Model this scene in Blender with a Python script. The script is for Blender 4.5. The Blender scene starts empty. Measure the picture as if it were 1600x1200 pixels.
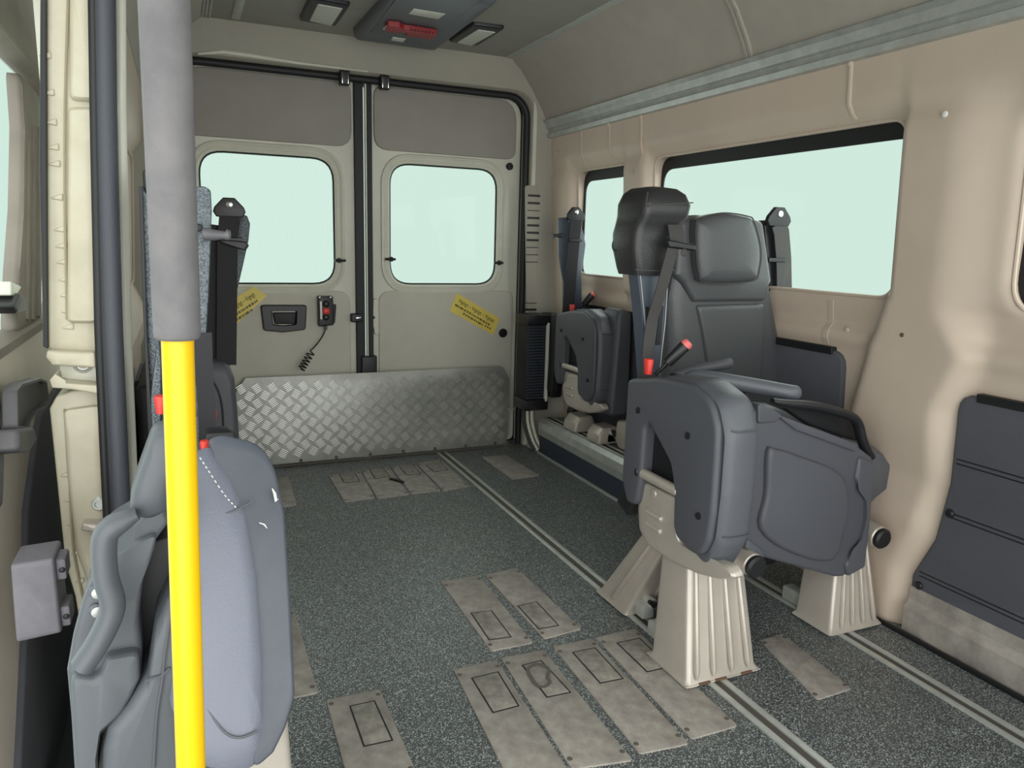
import bpy, bmesh, math, random
from mathutils import Vector, Matrix

random.seed(7)
S = bpy.context.scene
C = S.collection

# ------------------------------------------------------------------ camera, sky, daylight, exposure
cam = bpy.data.objects.new('camera', bpy.data.cameras.new('camera'))
C.objects.link(cam)
cam.data.sensor_width = 36.0
cam.data.lens = 26.3
cam.data.clip_start = 0.05
cam.matrix_world = Matrix(((0.9159, 0.0508, -0.3982, -0.81),
                           (-0.4005, 0.1808, -0.8983, 0.0),
                           (0.0264, 0.9822, 0.1859, 1.06),
                           (0, 0, 0, 1)))
S.camera = cam

w = bpy.data.worlds.new('overcast sky')
S.world = w
w.use_nodes = True
bg = w.node_tree.nodes['Background']
bg.inputs[0].default_value = (0.80, 1.0, 0.91, 1)
bg.inputs[1].default_value = 0.84

def sun(name, direction, strength, angle, col):
    l = bpy.data.lights.new(name, 'SUN')
    l.energy = strength; l.angle = math.radians(angle); l.color = col
    o = bpy.data.objects.new(name, l); C.objects.link(o)
    o.rotation_euler = Vector(direction).to_track_quat('-Z', 'Y').to_euler()
    return o
sun('daylight_front', (0.30, 0.92, -0.27), 4.8, 100, (1.0, 0.97, 0.95))
sun('daylight_rear', (0.15, -1.0, -0.45), 3.2, 120, (0.93, 1.0, 0.95))
sun('daylight_right', (-1.0, 0.25, -0.55), 3.2, 120, (0.96, 1.0, 0.96))

S.cycles.max_bounces = 16
S.cycles.diffuse_bounces = 10
S.cycles.transparent_max_bounces = 16
S.view_settings.view_transform = 'Standard'
S.view_settings.look = 'None'
S.view_settings.gamma = 1
S.view_settings.use_curve_mapping = False
S.view_settings.exposure = 0.0

# ------------------------------------------------------------------ materials
def lin(r, g, b):
    f = lambda c: (c / 255 / 12.92) if c / 255 <= 0.04045 else ((c / 255 + 0.055) / 1.055) ** 2.4
    return (f(r), f(g), f(b), 1)

def mat(name, rgb, rough=0.5, metal=0.0, bump=0.0, scale=200, var=0.0, vscale=8, rgb2=None, coat=0.0, spec=0.5):
    m = bpy.data.materials.new(name); m.use_nodes = True
    nt = m.node_tree; b = nt.nodes['Principled BSDF']
    b.inputs['Base Color'].default_value = lin(*rgb)
    b.inputs['Roughness'].default_value = rough
    b.inputs['Metallic'].default_value = metal
    b.inputs['Coat Weight'].default_value = coat
    b.inputs['Specular IOR Level'].default_value = spec
    tc = nt.nodes.new('ShaderNodeTexCoord')
    if var or rgb2:
        n = nt.nodes.new('ShaderNodeTexNoise'); n.inputs['Scale'].default_value = vscale
        n.inputs['Detail'].default_value = 6; n.inputs['Roughness'].default_value = 0.65
        r = nt.nodes.new('ShaderNodeValToRGB')
        r.color_ramp.elements[0].position = 0.35; r.color_ramp.elements[1].position = 0.68
        c2 = rgb2 or tuple(c * (1 - var) for c in rgb)
        r.color_ramp.elements[0].color = lin(*c2); r.color_ramp.elements[1].color = lin(*rgb)
        nt.links.new(tc.outputs['Object'], n.inputs['Vector']); nt.links.new(n.outputs['Fac'], r.inputs['Fac'])
        nt.links.new(r.outputs['Color'], b.inputs['Base Color'])
    if bump:
        n2 = nt.nodes.new('ShaderNodeTexNoise'); n2.inputs['Scale'].default_value = scale
        n2.inputs['Detail'].default_value = 3
        bp = nt.nodes.new('ShaderNodeBump'); bp.inputs['Strength'].default_value = bump; bp.inputs['Distance'].default_value = 0.002
        nt.links.new(tc.outputs['Object'], n2.inputs['Vector']); nt.links.new(n2.outputs['Fac'], bp.inputs['Height'])
        nt.links.new(bp.outputs['Normal'], b.inputs['Normal'])
    return m

M = {}
M['beige'] = mat('beige moulded lining', (205, 187, 171), 0.55, bump=0.05, scale=400, var=0.04, vscale=3)
M['cream'] = mat('cream body paint', (218, 216, 202), 0.35, var=0.05, vscale=5)
M['pillar'] = mat('cream door pillar paint', (194, 188, 168), 0.4, bump=0.25, scale=22, rgb2=(176, 168, 146), vscale=7)
M['trim'] = mat('grey beige trim board', (202, 198, 185), 0.75, bump=0.1, scale=500, var=0.03)
M['trim_dark'] = mat('taupe fabric board', (160, 155, 148), 0.9, bump=0.2, scale=600, var=0.03)
M['head'] = mat('headlining felt', (150, 146, 138), 0.9, bump=0.15, scale=500, var=0.04)
M['cove'] = mat('cove felt', (172, 165, 155), 0.9, bump=0.15, scale=500, var=0.04)
M['black'] = mat('black rubber', (24, 25, 28), 0.55)
M['blackp'] = mat('black plastic', (30, 30, 34), 0.4)
M['seal'] = mat('ribbed grey rubber seal', (66, 68, 76), 0.6, bump=0.3, scale=300)
M['seat'] = mat('charcoal seat plastic', (80, 81, 88), 0.5, bump=0.15, scale=500)
M['seat_soft'] = mat('charcoal seat vinyl', (88, 90, 97), 0.42, bump=0.35, scale=260)
M['leather'] = mat('black leather', (46, 46, 48), 0.38, bump=0.3, scale=200)
M['back'] = mat('dark grey backrest leather', (80, 82, 85), 0.34, bump=0.45, scale=240)
M['fabric'] = mat('pale blue grey vinyl', (114, 117, 131), 0.5, bump=0.35, scale=260)
M['shell'] = mat('mid grey seat shell plastic', (85, 88, 94), 0.45, bump=0.15, scale=400)
M['scuffed'] = mat('scuffed grey shell', (86, 89, 99), 0.5, bump=0.1, scale=300, rgb2=(72, 76, 86), vscale=6)
M['plate'] = mat('slate painted steel', (74, 82, 94), 0.4)
M['speck'] = mat('hammered grey paint', (112, 120, 126), 0.3, metal=0.3, bump=0.8, scale=300, rgb2=(40, 46, 54), vscale=330)
M['silver'] = mat('silver beige paint', (192, 183, 173), 0.33, metal=0.25, var=0.05, vscale=12, coat=0.3)
M['alu'] = mat('aluminium', (204, 206, 200), 0.35, metal=0.4, var=0.08, vscale=30)
M['alu_dull'] = mat('dull rail aluminium', (196, 198, 194), 0.4, metal=0.45, var=0.1, vscale=20)
M['kick'] = mat('worn kick plate', (184, 176, 168), 0.5, metal=0.2, rgb2=(122, 117, 114), vscale=7, bump=0.1, scale=60)
M['tread'] = mat('tread plate aluminium', (172, 172, 166), 0.42, metal=0.5, rgb2=(146, 146, 141), vscale=6)
M['bars'] = mat('raised tread bars', (224, 224, 220), 0.3, metal=0.75)
M['frame'] = mat('grey beige rear frame lining', (164, 159, 147), 0.6, bump=0.05, scale=400, var=0.04, vscale=3)
M['chrome'] = mat('bright steel', (215, 215, 215), 0.2, metal=1)
M['belt'] = mat('seat belt webbing', (64, 62, 62), 0.65, bump=0.4, scale=700)
M['belt_dk'] = mat('black belt webbing', (34, 33, 38), 0.7, bump=0.3, scale=700)
M['red'] = mat('red plastic', (226, 60, 52), 0.4)
M['red_dark'] = mat('dull red plastic', (150, 44, 50), 0.5)  # copy of the red with the hammer's shade put into the colour
M['red_pale'] = mat('salmon red plastic', (224, 112, 108), 0.4)
M['yellow'] = mat('yellow powder coat', (238, 188, 2), 0.34)
M['foam'] = mat('grey foam sleeve', (122, 118, 120), 0.85, bump=0.25, scale=140, rgb2=(104, 101, 104), vscale=14)
M['sticker'] = mat('yellow warning sticker', (236, 214, 104), 0.45, var=0.05)
M['ink'] = mat('black print', (24, 22, 18), 0.6)
M['white'] = mat('white plastic', (226, 226, 220), 0.5)
M['lens'] = mat('frosted lamp lens', (205, 205, 196), 0.3)
M['dark_panel'] = mat('dark carpeted panel', (88, 88, 96), 0.9, bump=0.3, scale=500, var=0.06, vscale=5)
M['rubber_mat'] = mat('worn grey plate', (170, 163, 156), 0.7, rgb2=(140, 133, 127), vscale=24, bump=0.2, scale=120)
M['rubber_dark'] = mat('worn grey plate insert', (170, 164, 155), 0.7, rgb2=(122, 116, 110), vscale=26, bump=0.2, scale=120)
M['stain'] = mat('dark grease stain', (96, 90, 85), 0.5)
M['screw'] = mat('dull grey screw', (108, 100, 92), 0.6, metal=0.3)
M['slot'] = mat('dirty track slot', (86, 80, 74), 0.7)
M['sealer'] = mat('old brown seam sealer', (150, 140, 116), 0.7)
M['rust'] = mat('rusty screw', (112, 86, 66), 0.7, metal=0.3)
M['greybox'] = mat('scratched grey plastic', (116, 112, 118), 0.6, rgb2=(96, 93, 100), vscale=9)
M['lever'] = mat('dark grey handle plastic', (92, 90, 94), 0.5, bump=0.1, scale=300)
M['console'] = mat('dark grey console plastic', (92, 94, 100), 0.5)
M['slate'] = mat('slate platform side', (52, 58, 72), 0.6, bump=0.1, scale=200)
M['stitch'] = mat('pale stitching', (168, 168, 170), 0.7)
M['door_in'] = mat('sliding door paint', (226, 214, 204), 0.5, var=0.05, vscale=4)
M['taupe'] = mat('taupe window trim', (140, 131, 124), 0.7, var=0.08, vscale=6)

def floor_mat():
    m = bpy.data.materials.new('speckled safety vinyl'); m.use_nodes = True
    nt = m.node_tree; b = nt.nodes['Principled BSDF']
    tc = nt.nodes.new('ShaderNodeTexCoord')
    v = nt.nodes.new('ShaderNodeTexNoise'); v.inputs['Scale'].default_value = 360; v.inputs['Detail'].default_value = 1.5
    r = nt.nodes.new('ShaderNodeValToRGB')
    r.color_ramp.elements[0].position = 0.54; r.color_ramp.elements[0].color = lin(65, 68, 71)
    r.color_ramp.elements[1].position = 0.64; r.color_ramp.elements[1].color = lin(192, 198, 196)
    nt.links.new(tc.outputs['Object'], v.inputs['Vector']); nt.links.new(v.outputs['Fac'], r.inputs['Fac'])
    n = nt.nodes.new('ShaderNodeTexNoise'); n.inputs['Scale'].default_value = 2.2; n.inputs['Detail'].default_value = 3
    mx = nt.nodes.new('ShaderNodeMix'); mx.data_type = 'RGBA'; mx.blend_type = 'MIX'
    mr = nt.nodes.new('ShaderNodeMapRange'); mr.inputs['To Min'].default_value = 0.0; mr.inputs['To Max'].default_value = 0.12
    nt.links.new(tc.outputs['Object'], n.inputs['Vector']); nt.links.new(n.outputs['Fac'], mr.inputs['Value'])
    nt.links.new(mr.outputs['Result'], mx.inputs['Factor'])
    nt.links.new(r.outputs['Color'], mx.inputs['A']); mx.inputs['B'].default_value = lin(120, 120, 112)
    nt.links.new(mx.outputs['Result'], b.inputs['Base Color'])
    b.inputs['Roughness'].default_value = 0.42
    bp = nt.nodes.new('ShaderNodeBump'); bp.inputs['Strength'].default_value = 0.2; bp.inputs['Distance'].default_value = 0.001
    nt.links.new(v.outputs['Fac'], bp.inputs['Height']); nt.links.new(bp.outputs['Normal'], b.inputs['Normal'])
    return m
M['floor'] = floor_mat()

def glass_mat():
    m = bpy.data.materials.new('window glass'); m.use_nodes = True
    nt = m.node_tree; nt.nodes.clear()
    o = nt.nodes.new('ShaderNodeOutputMaterial'); t = nt.nodes.new('ShaderNodeBsdfTransparent')
    g = nt.nodes.new('ShaderNodeBsdfGlossy'); g.inputs['Roughness'].default_value = 0.02
    t.inputs[0].default_value = (0.97, 0.99, 0.98, 1)
    mx = nt.nodes.new('ShaderNodeMixShader'); mx.inputs[0].default_value = 0.004
    nt.links.new(t.outputs[0], mx.inputs[1]); nt.links.new(g.outputs[0], mx.inputs[2])
    nt.links.new(mx.outputs[0], o.inputs[0])
    return m
M['glass'] = glass_mat()

# ------------------------------------------------------------------ mesh helpers
def B(): return bmesh.new()

OFF = {}
def obj(name, bm, m, parent=None, label=None, angle=40):
    bmesh.ops.recalc_face_normals(bm, faces=bm.faces[:])
    me = bpy.data.meshes.new(name)
    o = bpy.data.objects.new(name, me); C.objects.link(o)
    off = Vector((0, 0, 0))
    if parent is not None:
        o.parent = parent; off = OFF.get(parent.name, off)
    else:
        xs = [v.co for v in bm.verts]
        off = Vector((sum(v.x for v in xs) / len(xs), sum(v.y for v in xs) / len(xs), min(v.z for v in xs)))
        o.location = off
    OFF[o.name] = off
    bmesh.ops.translate(bm, verts=bm.verts[:], vec=-off)
    bm.to_mesh(me); bm.free()
    me.materials.append(m)
    for p in me.polygons: p.use_smooth = True
    me.set_sharp_from_angle(angle=math.radians(angle))
    if label: o['label'] = label
    return o

def thing(name, loc, label, cat, group=None):
    o = bpy.data.objects.new(name, None); C.objects.link(o); o.location = loc
    o.empty_display_size = 0.1
    OFF[o.name] = Vector(loc)
    return tag(o, label, cat, group)
def tag(o, label, cat, group=None):
    o['label'] = label; o['category'] = cat
    if group: o['group'] = group
    return o
def struct(o): o['kind'] = 'structure'; return o

# planes: (a, b) in the plane, d towards the viewer of that face
def FY(y): return lambda a, b, d: Vector((a, y - d, b))          # faces the front of the van
def FX(x): return lambda a, b, d: Vector((x - d, a, b))          # faces -X
def FXp(x): return lambda a, b, d: Vector((x + d, a, b))         # faces +X
def FZ(z): return lambda a, b, d: Vector((a, b, z + d))          # faces up
def FC(z): return lambda a, b, d: Vector((a, b, z - d))          # faces down
def FR(o, u, v):
    o, u, v = Vector(o), Vector(u).normalized(), Vector(v).normalized(); n = u.cross(v)
    return lambda a, b, d: o + u * a + v * b + n * d

def area2(l): return sum(l[i][0] * l[(i + 1) % len(l)][1] - l[(i + 1) % len(l)][0] * l[i][1] for i in range(len(l)))
def inset(l, t):
    if abs(t) < 1e-7: return list(l)
    n = len(l); out = []
    for i in range(n):
        p, q, r = Vector(l[i - 1]), Vector(l[i]), Vector(l[(i + 1) % n])
        e1 = (q - p); e2 = (r - q)
        if e1.length < 1e-7: e1 = e2
        if e2.length < 1e-7: e2 = e1
        e1.normalize(); e2.normalize()
        n1 = Vector((-e1.y, e1.x)); n2 = Vector((-e2.y, e2.x))
        m = n1 + n2
        if m.length < 1e-4: m = n1
        m.normalize(); k = max(0.45, m.dot(n1))
        out.append(tuple(q + m * (t / k)))
    if t > 0.0015:                                   # too deep for plain offsetting: shrink towards the middle instead
        bad = False
        for i in range(n):
            a = Vector(l[(i + 1) % n]) - Vector(l[i]); c = Vector(out[(i + 1) % n]) - Vector(out[i])
            if a.length > 1e-6 and a.dot(c) < 0: bad = True; break
        if bad:
            A = area2(l) / 2; P = sum((Vector(l[i]) - Vector(l[i - 1])).length for i in range(n)); cx = cy = 0
            for i in range(n):
                p, q = l[i], l[(i + 1) % n]; cr = p[0] * q[1] - q[0] * p[1]; cx += (p[0] + q[0]) * cr; cy += (p[1] + q[1]) * cr
            cc = Vector((cx / (6 * A), cy / (6 * A))); f = max(0.05, 1 - t / (2 * A / P))
            out = [tuple(cc + (Vector(p) - cc) * f) for p in l]
    return out

def rp(pts, r=0.01, seg=4):
    """polygon with rounded corners (r: number or list), counter-clockwise"""
    pts = [tuple(p) for p in pts]; rs = list(r) if isinstance(r, (list, tuple)) else [r] * len(pts)
    if area2(pts) < 0: pts = pts[::-1]; rs = rs[::-1]
    out = []; n = len(pts)
    for i in range(n):
        p, q, s = Vector(pts[i - 1]), Vector(pts[i]), Vector(pts[(i + 1) % n])
        a = (p - q); b = (s - q); la, lb = a.length, b.length
        if la < 1e-6 or lb < 1e-6: continue
        a.normalize(); b.normalize()
        c = max(-0.9999, min(0.9999, a.dot(b))); half = math.acos(c) / 2
        t = min(rs[i] / math.tan(half) if half > 0.01 else 0, la * 0.49, lb * 0.49)
        if t < 1e-5 or half > 1.54: out.append(tuple(q)); continue
        P0, P1 = q + a * t, q + b * t
        for k in range(seg + 1):
            f = k / seg
            out.append(tuple(P0 * (1 - f) ** 2 + q * (2 * f * (1 - f)) + P1 * f * f))
    return out
def rect(x0, y0, x1, y1): return [(x0, y0), (x1, y0), (x1, y1), (x0, y1)]
def rrect(x0, y0, x1, y1, r, seg=5): return rp(rect(x0, y0, x1, y1), r, seg)
def circ(x, y, r, n=16): return [(x + r * math.cos(2 * math.pi * i / n), y + r * math.sin(2 * math.pi * i / n)) for i in range(n)]

def loft(bm, loops, cap0=True, cap1=True, closed=True):
    vs = [[bm.verts.new(p) for p in l] for l in loops]
    for A, D in zip(vs, vs[1:]):
        n = len(A)
        for i in range(n if closed else n - 1):
            j = (i + 1) % n
            try: bm.faces.new((A[i], A[j], D[j], D[i]))
            except ValueError: pass
    for c, l in ((cap0, vs[0]), (cap1, vs[-1])):
        if c:
            try: bm.faces.new(l)
            except ValueError: pass
    return vs

def prof(bm, loop, mp, steps, cap0=True, cap1=True):
    if area2(loop) < 0: loop = loop[::-1]
    loft(bm, [[mp(a, b, d) for a, b in inset(loop, t)] for t, d in steps], cap0, cap1)
def prism(bm, loop, mp, d0, d1, bev=0.0, seg=3, back=0.0):
    st = []
    if back:
        st += [(back * (1 - math.sin(k / seg * math.pi / 2)), d0 + back * (1 - math.cos(k / seg * math.pi / 2))) for k in range(seg)]
        st += [(0, d0 + back)]
    else: st.append((0, d0))
    if bev: st += [(bev * (1 - math.cos(k / seg * math.pi / 2)), d1 - bev + bev * math.sin(k / seg * math.pi / 2)) for k in range(seg + 1)]
    else: st.append((0, d1))
    prof(bm, loop, mp, st)
def ring(bm, outer, inner, mp, d0, d1, bev=0.0):
    """frame between two loops of equal count"""
    if area2(outer) < 0: outer = outer[::-1]
    if area2(inner) < 0: inner = inner[::-1]
    L = [[mp(a, b, d) for a, b in l] for l, d in ((outer, d0), (inset(outer, 0), d1 - bev), (inset(outer, bev), d1), (inset(inner, -bev), d1), (inner, d1 - bev), (inner, d0))]
    L.append(L[0]); loft(bm, L, False, False)
def box(bm, x0, y0, z0, x1, y1, z1, bev=0.003):
    prism(bm, rrect(x0, y0, x1, y1, bev, 2) if bev else rect(x0, y0, x1, y1), FZ(0), z0, z1, bev, 2, bev)
def smooth(pts, k=6, closed=False):
    P = [Vector(p) for p in pts]; n = len(P); out = []
    for i in range(n if closed else n - 1):
        a = P[i - 1] if (i > 0 or closed) else P[0] * 2 - P[1]
        b, c = P[i], P[(i + 1) % n]
        d = P[(i + 2) % n] if (i + 2 < n or closed) else P[-1] * 2 - P[-2]
        for j in range(k):
            t = j / k
            out.append(0.5 * ((2 * b) + (c - a) * t + (2 * a - 5 * b + 4 * c - d) * t * t + (3 * b - a - 3 * c + d) * t ** 3))
    if not closed: out.append(P[-1])
    return out
def tube(bm, pts, r, n=10, closed=False, cap=True, sq=None):
    P = [Vector(p) for p in pts]; m = len(P); R = r if isinstance(r, (list, tuple)) else [r] * m
    T = []
    for i in range(m):
        a = P[i - 1] if (i > 0 or closed) else P[i]; b = P[(i + 1) % m] if (i < m - 1 or closed) else P[i]
        T.append((b - a).normalized())
    up = Vector((0, 0, 1)) if abs(T[0].z) < 0.9 else Vector((0, 1, 0))
    N = (up - T[0] * up.dot(T[0])).normalized(); loops = []
    for i in range(m):
        N = (N - T[i] * N.dot(T[i])).normalized(); Bn = T[i].cross(N)
        s = sq or (1, 1)
        loops.append([P[i] + N * (math.cos(2 * math.pi * k / n) * R[i] * s[0]) + Bn * (math.sin(2 * math.pi * k / n) * R[i] * s[1]) for k in range(n)])
    if closed: loops.append(loops[0]); loft(bm, loops, False, False)
    else: loft(bm, loops, cap, cap)
def cyl(bm, p0, p1, r, n=18, bev=0.002):
    a, b = Vector(p0), Vector(p1); d = (b - a).normalized()
    tube(bm, [a, a + d * bev * 0.01, a + d * bev, b - d * bev, b - d * bev * 0.01, b], [r - bev, r - bev, r, r, r - bev, r - bev], n)
def strap(bm, pts, wdir, width, th=0.002):
    P = [Vector(p) for p in pts]; m = len(P); loops = []
    for i in range(m):
        t = (P[min(i + 1, m - 1)] - P[max(i - 1, 0)]).normalized()
        wd = Vector(wdir[i]) if isinstance(wdir, list) else Vector(wdir)
        wd = (wd - t * wd.dot(t)).normalized(); nn = t.cross(wd)
        wi = width[i] if isinstance(width, list) else width
        loops.append([P[i] + wd * (wi / 2 * a) + nn * (th / 2 * b) for a, b in ((-1, -1), (1, -1), (1, 1), (-1, 1))])
    loft(bm, loops)
def screw(bm, p, d, r=0.006, h=0.003):
    p, d = Vector(p), Vector(d).normalized()
    tube(bm, [p, p + d * h * 0.5, p + d * h * 0.9, p + d * h], [r, r, r * 0.75, r * 0.3], 10)
def lerp(a, b, t): return a + (b - a) * t
def sm2(pts, k=4):
    return [(p.x, p.z) for p in smooth([(a, 0, c) for a, c in pts], k, True)]
def interp(z, tab):
    if z <= tab[0][0]: return tab[0][1]
    for (a, fa), (b, fb) in zip(tab, tab[1:]):
        if z <= b: return lerp(fa, fb, (z - a) / (b - a))
    return tab[-1][1]
def sst(a, b, x):
    t = max(0.0, min(1.0, (x - a) / (b - a))); return t * t * (3 - 2 * t)
def text(name, s, size, mw, m, parent, wmax=None, th=0.0004):
    cu = bpy.data.curves.new(name, 'FONT'); cu.body = s; cu.size = size; cu.extrude = th; cu.resolution_u = 2
    t = bpy.data.objects.new(name, cu); C.objects.link(t)
    dg = bpy.context.evaluated_depsgraph_get(); me = bpy.data.meshes.new_from_object(t.evaluated_get(dg))
    bpy.data.objects.remove(t); bm = bmesh.new(); bm.from_mesh(me)
    if wmax:
        k = wmax / max(1e-6, max(v.co.x for v in bm.verts)); bm.transform(Matrix.Diagonal((k, 1, 1, 1)))
    bm.transform(mw)
    bpy.data.meshes.remove(me)
    return obj(name, bm, m, parent)

# ================================================================== FLOOR
bm = B(); box(bm, -0.93, -0.6, -0.06, 1.08, 3.62, 0, 0); floor = struct(obj('floor', bm, M['floor']))
bm = B(); box(bm, -1.10, -0.6, -0.32, -0.93, 3.62, -0.03, 0.004); struct(obj('trim_1', bm, M['black']))          # sill under the side opening

# seat tracks let into the floor
for nm, x, lab in (('seat_track', 0.357, 'aluminium floor track along the aisle, under the aisle-side silver legs'),
                   ('seat_track', 0.853, 'aluminium floor track nearest the right wall, under the wall-side silver leg')):
    t = thing(nm, (x, 1.5, 0), lab, 'rail', 'seat tracks in the floor')
    for y0, y1 in (((-0.6, 3.52),) if x < 0.5 else ((-0.6, 2.40), (3.345, 3.48))):
        for s in (-1, 1):
            b = B(); box(b, x + s * 0.019 - 0.0085, y0, 0.0, x + s * 0.019 + 0.0085, y1, 0.006, 0.0015); obj('track_edge', b, M['alu'], t)
        b = B(); box(b, x - 0.0100, y0, 0.0, x + 0.0100, y1, 0.002, 0); obj('slot', b, M['slot'], t)

# ================================================================== RIGHT WALL
WIN = [(-0.35, 0.925, 1.155, 1.405, 0.09), (1.475, 0.935, 2.645, 1.412, 0.06), (2.835, 0.915, 3.29, 1.405, 0.06)]
def sdf(y, z, r):
    cx, cz = (r[0] + r[2]) / 2, (r[1] + r[3]) / 2; hx, hz = (r[2] - r[0]) / 2 - r[4], (r[3] - r[1]) / 2 - r[4]
    dx, dz = abs(y - cx) - hx, abs(z - cz) - hz
    return math.hypot(max(dx, 0), max(dz, 0)) + min(max(dx, dz), 0) - r[4]
T_OPEN = [(0, 1.062), (0.775, 0.998), (0.80, 0.985), (0.825, 0.985), (0.845, 1.004), (0.92, 0.992), (0.935, 0.978), (1.40, 0.955), (1.415, 0.955), (1.462, 0.922), (1.60, 0.912)]
T_PIL = [(0, 1.030), (0.18, 1.012), (0.34, 0.992), (0.46, 1.000), (0.60, 0.968), (0.85, 0.945), (1.42, 0.915), (1.46, 0.906), (1.60, 0.902)]
def pillar_range(z):
    far = interp(z, [(0, 1.60), (0.35, 1.62), (0.60, 1.60), (0.80, 1.545), (0.95, 1.475), (1.4, 1.47), (1.6, 1.46)])
    near = interp(z, [(0, 1.365), (0.18, 1.35), (0.30, 1.295), (0.48, 1.262), (0.66, 1.255), (0.80, 1.19), (1.6, 1.165)])
    return near, far
def wallx(y, z):
    n, f = pillar_range(z)
    en = lerp(0.055, 0.15, sst(0.78, 0.95, z)); ef = lerp(0.05, 0.025, sst(0.78, 0.95, z))
    m = sst(n - 0.005, n + en, y) * (1 - sst(f - ef, f + 0.005, y))
    m = max(m, sst(2.64, 2.68, y) * (1 - sst(2.80, 2.84, y)) * sst(0.80, 0.88, z))
    m = max(m, sst(3.29, 3.34, y))
    x = lerp(interp(z, T_OPEN), interp(z, T_PIL), m * (1 - 0.9 * sst(1.36, 1.52, z)))
    d = min(sdf(y, z, r) for r in WIN)
    if d < 0.03: x += 0.016 * (1 - max(d, 0) / 0.03) ** 2
    return x
bm = B(); ds = 0.0148; ys = [-0.55 + i * ds for i in range(int(4.09 / ds) + 1)]; zs = [i * ds for i in range(int(1.61 / ds) + 2)]
gv = {}
for i, y in enumerate(ys):
    for j, z in enumerate(zs):
        gv[i, j] = bm.verts.new((0, y, z))
for i in range(len(ys) - 1):
    for j in range(len(zs) - 1):
        cy, cz = ys[i] + ds / 2, zs[j] + ds / 2
        if min(sdf(cy, cz, r) for r in WIN) > 0: bm.faces.new([gv[i, j], gv[i + 1, j], gv[i + 1, j + 1], gv[i, j + 1]])
for v in [v for v in bm.verts if not v.link_faces]: bm.verts.remove(v)
for v in bm.verts:
    y, z = v.co.y, v.co.z
    for r in WIN:                                   # snap the rim of each hole to its outline
        d = sdf(y, z, r)
        if abs(d) < ds * 1.05 and any(e.is_boundary for e in v.link_edges) and z > 0.5:
            h = 1e-4; gy = (sdf(y + h, z, r) - d) / h; gz = (sdf(y, z + h, r) - d) / h
            v.co.y, v.co.z = y - gy * d, z - gz * d
for v in bm.verts: v.co.x = wallx(v.co.y, v.co.z)
wall = struct(obj('wall_right', bm, M['beige'], angle=60))
# outer skin of the right side with window openings is carried by the window rubbers
for k, r in enumerate(WIN):
    o_l = rrect(*r[:4], r[4], 8); n = len(o_l)
    xg = 1.004
    b = B(); prism(b, inset(o_l, -0.02), FX(xg + 0.006), -0.004, 0, 0)
    win = struct(obj('window_%d' % (k + 1), b, M['glass']))
    b = B(); loft(b, [[Vector((wallx(y, z) + 0.002, y, z)) for y, z in o_l], [Vector((xg, y, z)) for y, z in inset(o_l, 0.001)]], False, False); obj('window_reveal', b, M['beige'], wall)
    fb_ = 0.010 if k == 0 else -0.004
    fr_ = rrect(r[0] - 0.004, r[1] + fb_, r[2] - (0.026 if k == 0 else 0.016), r[3] - 0.048, r[4], 8)
    b = B(); loft(b, [[Vector((xg - 0.0015, y, z)) for y, z in inset(o_l, -0.003)], [Vector((xg - 0.0015, y, z)) for y, z in fr_], [Vector((xg + 0.004, y, z)) for y, z in fr_]], False, False); obj('window_frit', b, M['black'], win)
    b = B(); tube(b, [(wallx(y, z) - 0.001, y, z) for y, z in o_l], 0.0055, 8, True); obj('window_lip', b, M['beige'], wall)
# outer skin below, between and above the windows keeps daylight out of the lining's cavity
for i, (a0, a1, z0, z1) in enumerate(((-0.6, 3.62, 0.0, 0.90), (-0.6, 3.62, 1.44, 1.95))):
    bm = B(); box(bm, 1.075, a0, z0, 1.09, a1, z1, 0); obj('outer_skin', bm, M['cream'], wall)

def vstrip(y, z0, z1, wd=0.022, nm='joint_strip', h=1.0):
    b = B(); k = 26; lo = []
    for i in range(k + 1):
        z = lerp(z0, z1, i / k); lo.append([Vector((wallx(y, z) - q, y + s * wd / 2, z)) for s, q in ((-1, -0.004), (-1, 0.002), (-0.6, 0.0045 * h), (0.6, 0.0045 * h), (1, 0.002 * h), (1, -0.004))])
    loft(b, lo); obj(nm, b, M['beige'], wall)
for y in (1.64, 2.68, 2.93, 3.18): vstrip(y, 1.425, 1.585, 0.016)
for y in (1.70, 1.07, 2.75): vstrip(y, 0.78, 0.915, 0.024, 'joint_strip', 0.4)
bm = B()
for p in ((1.335, 1.395), (1.62, 0.832), (1.07, 0.832), (2.73, 1.36), (1.64, 1.57), (2.68, 1.57), (2.93, 1.57), (3.42, 1.50)):
    b = B(); screw(b, (wallx(*p) - 0.003, *p), (-1, 0, 0), 0.0085, 0.005); obj('screw_cap', b, M['white'] if p[0] == 1.335 else M['beige'], wall)
bm.free()
b = B(); screw(b, (wallx(1.40, 0.845), 1.40, 0.845), (-1, 0, 0), 0.006, 0.003); obj('screw_cap', b, M['rust'], wall)

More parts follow.
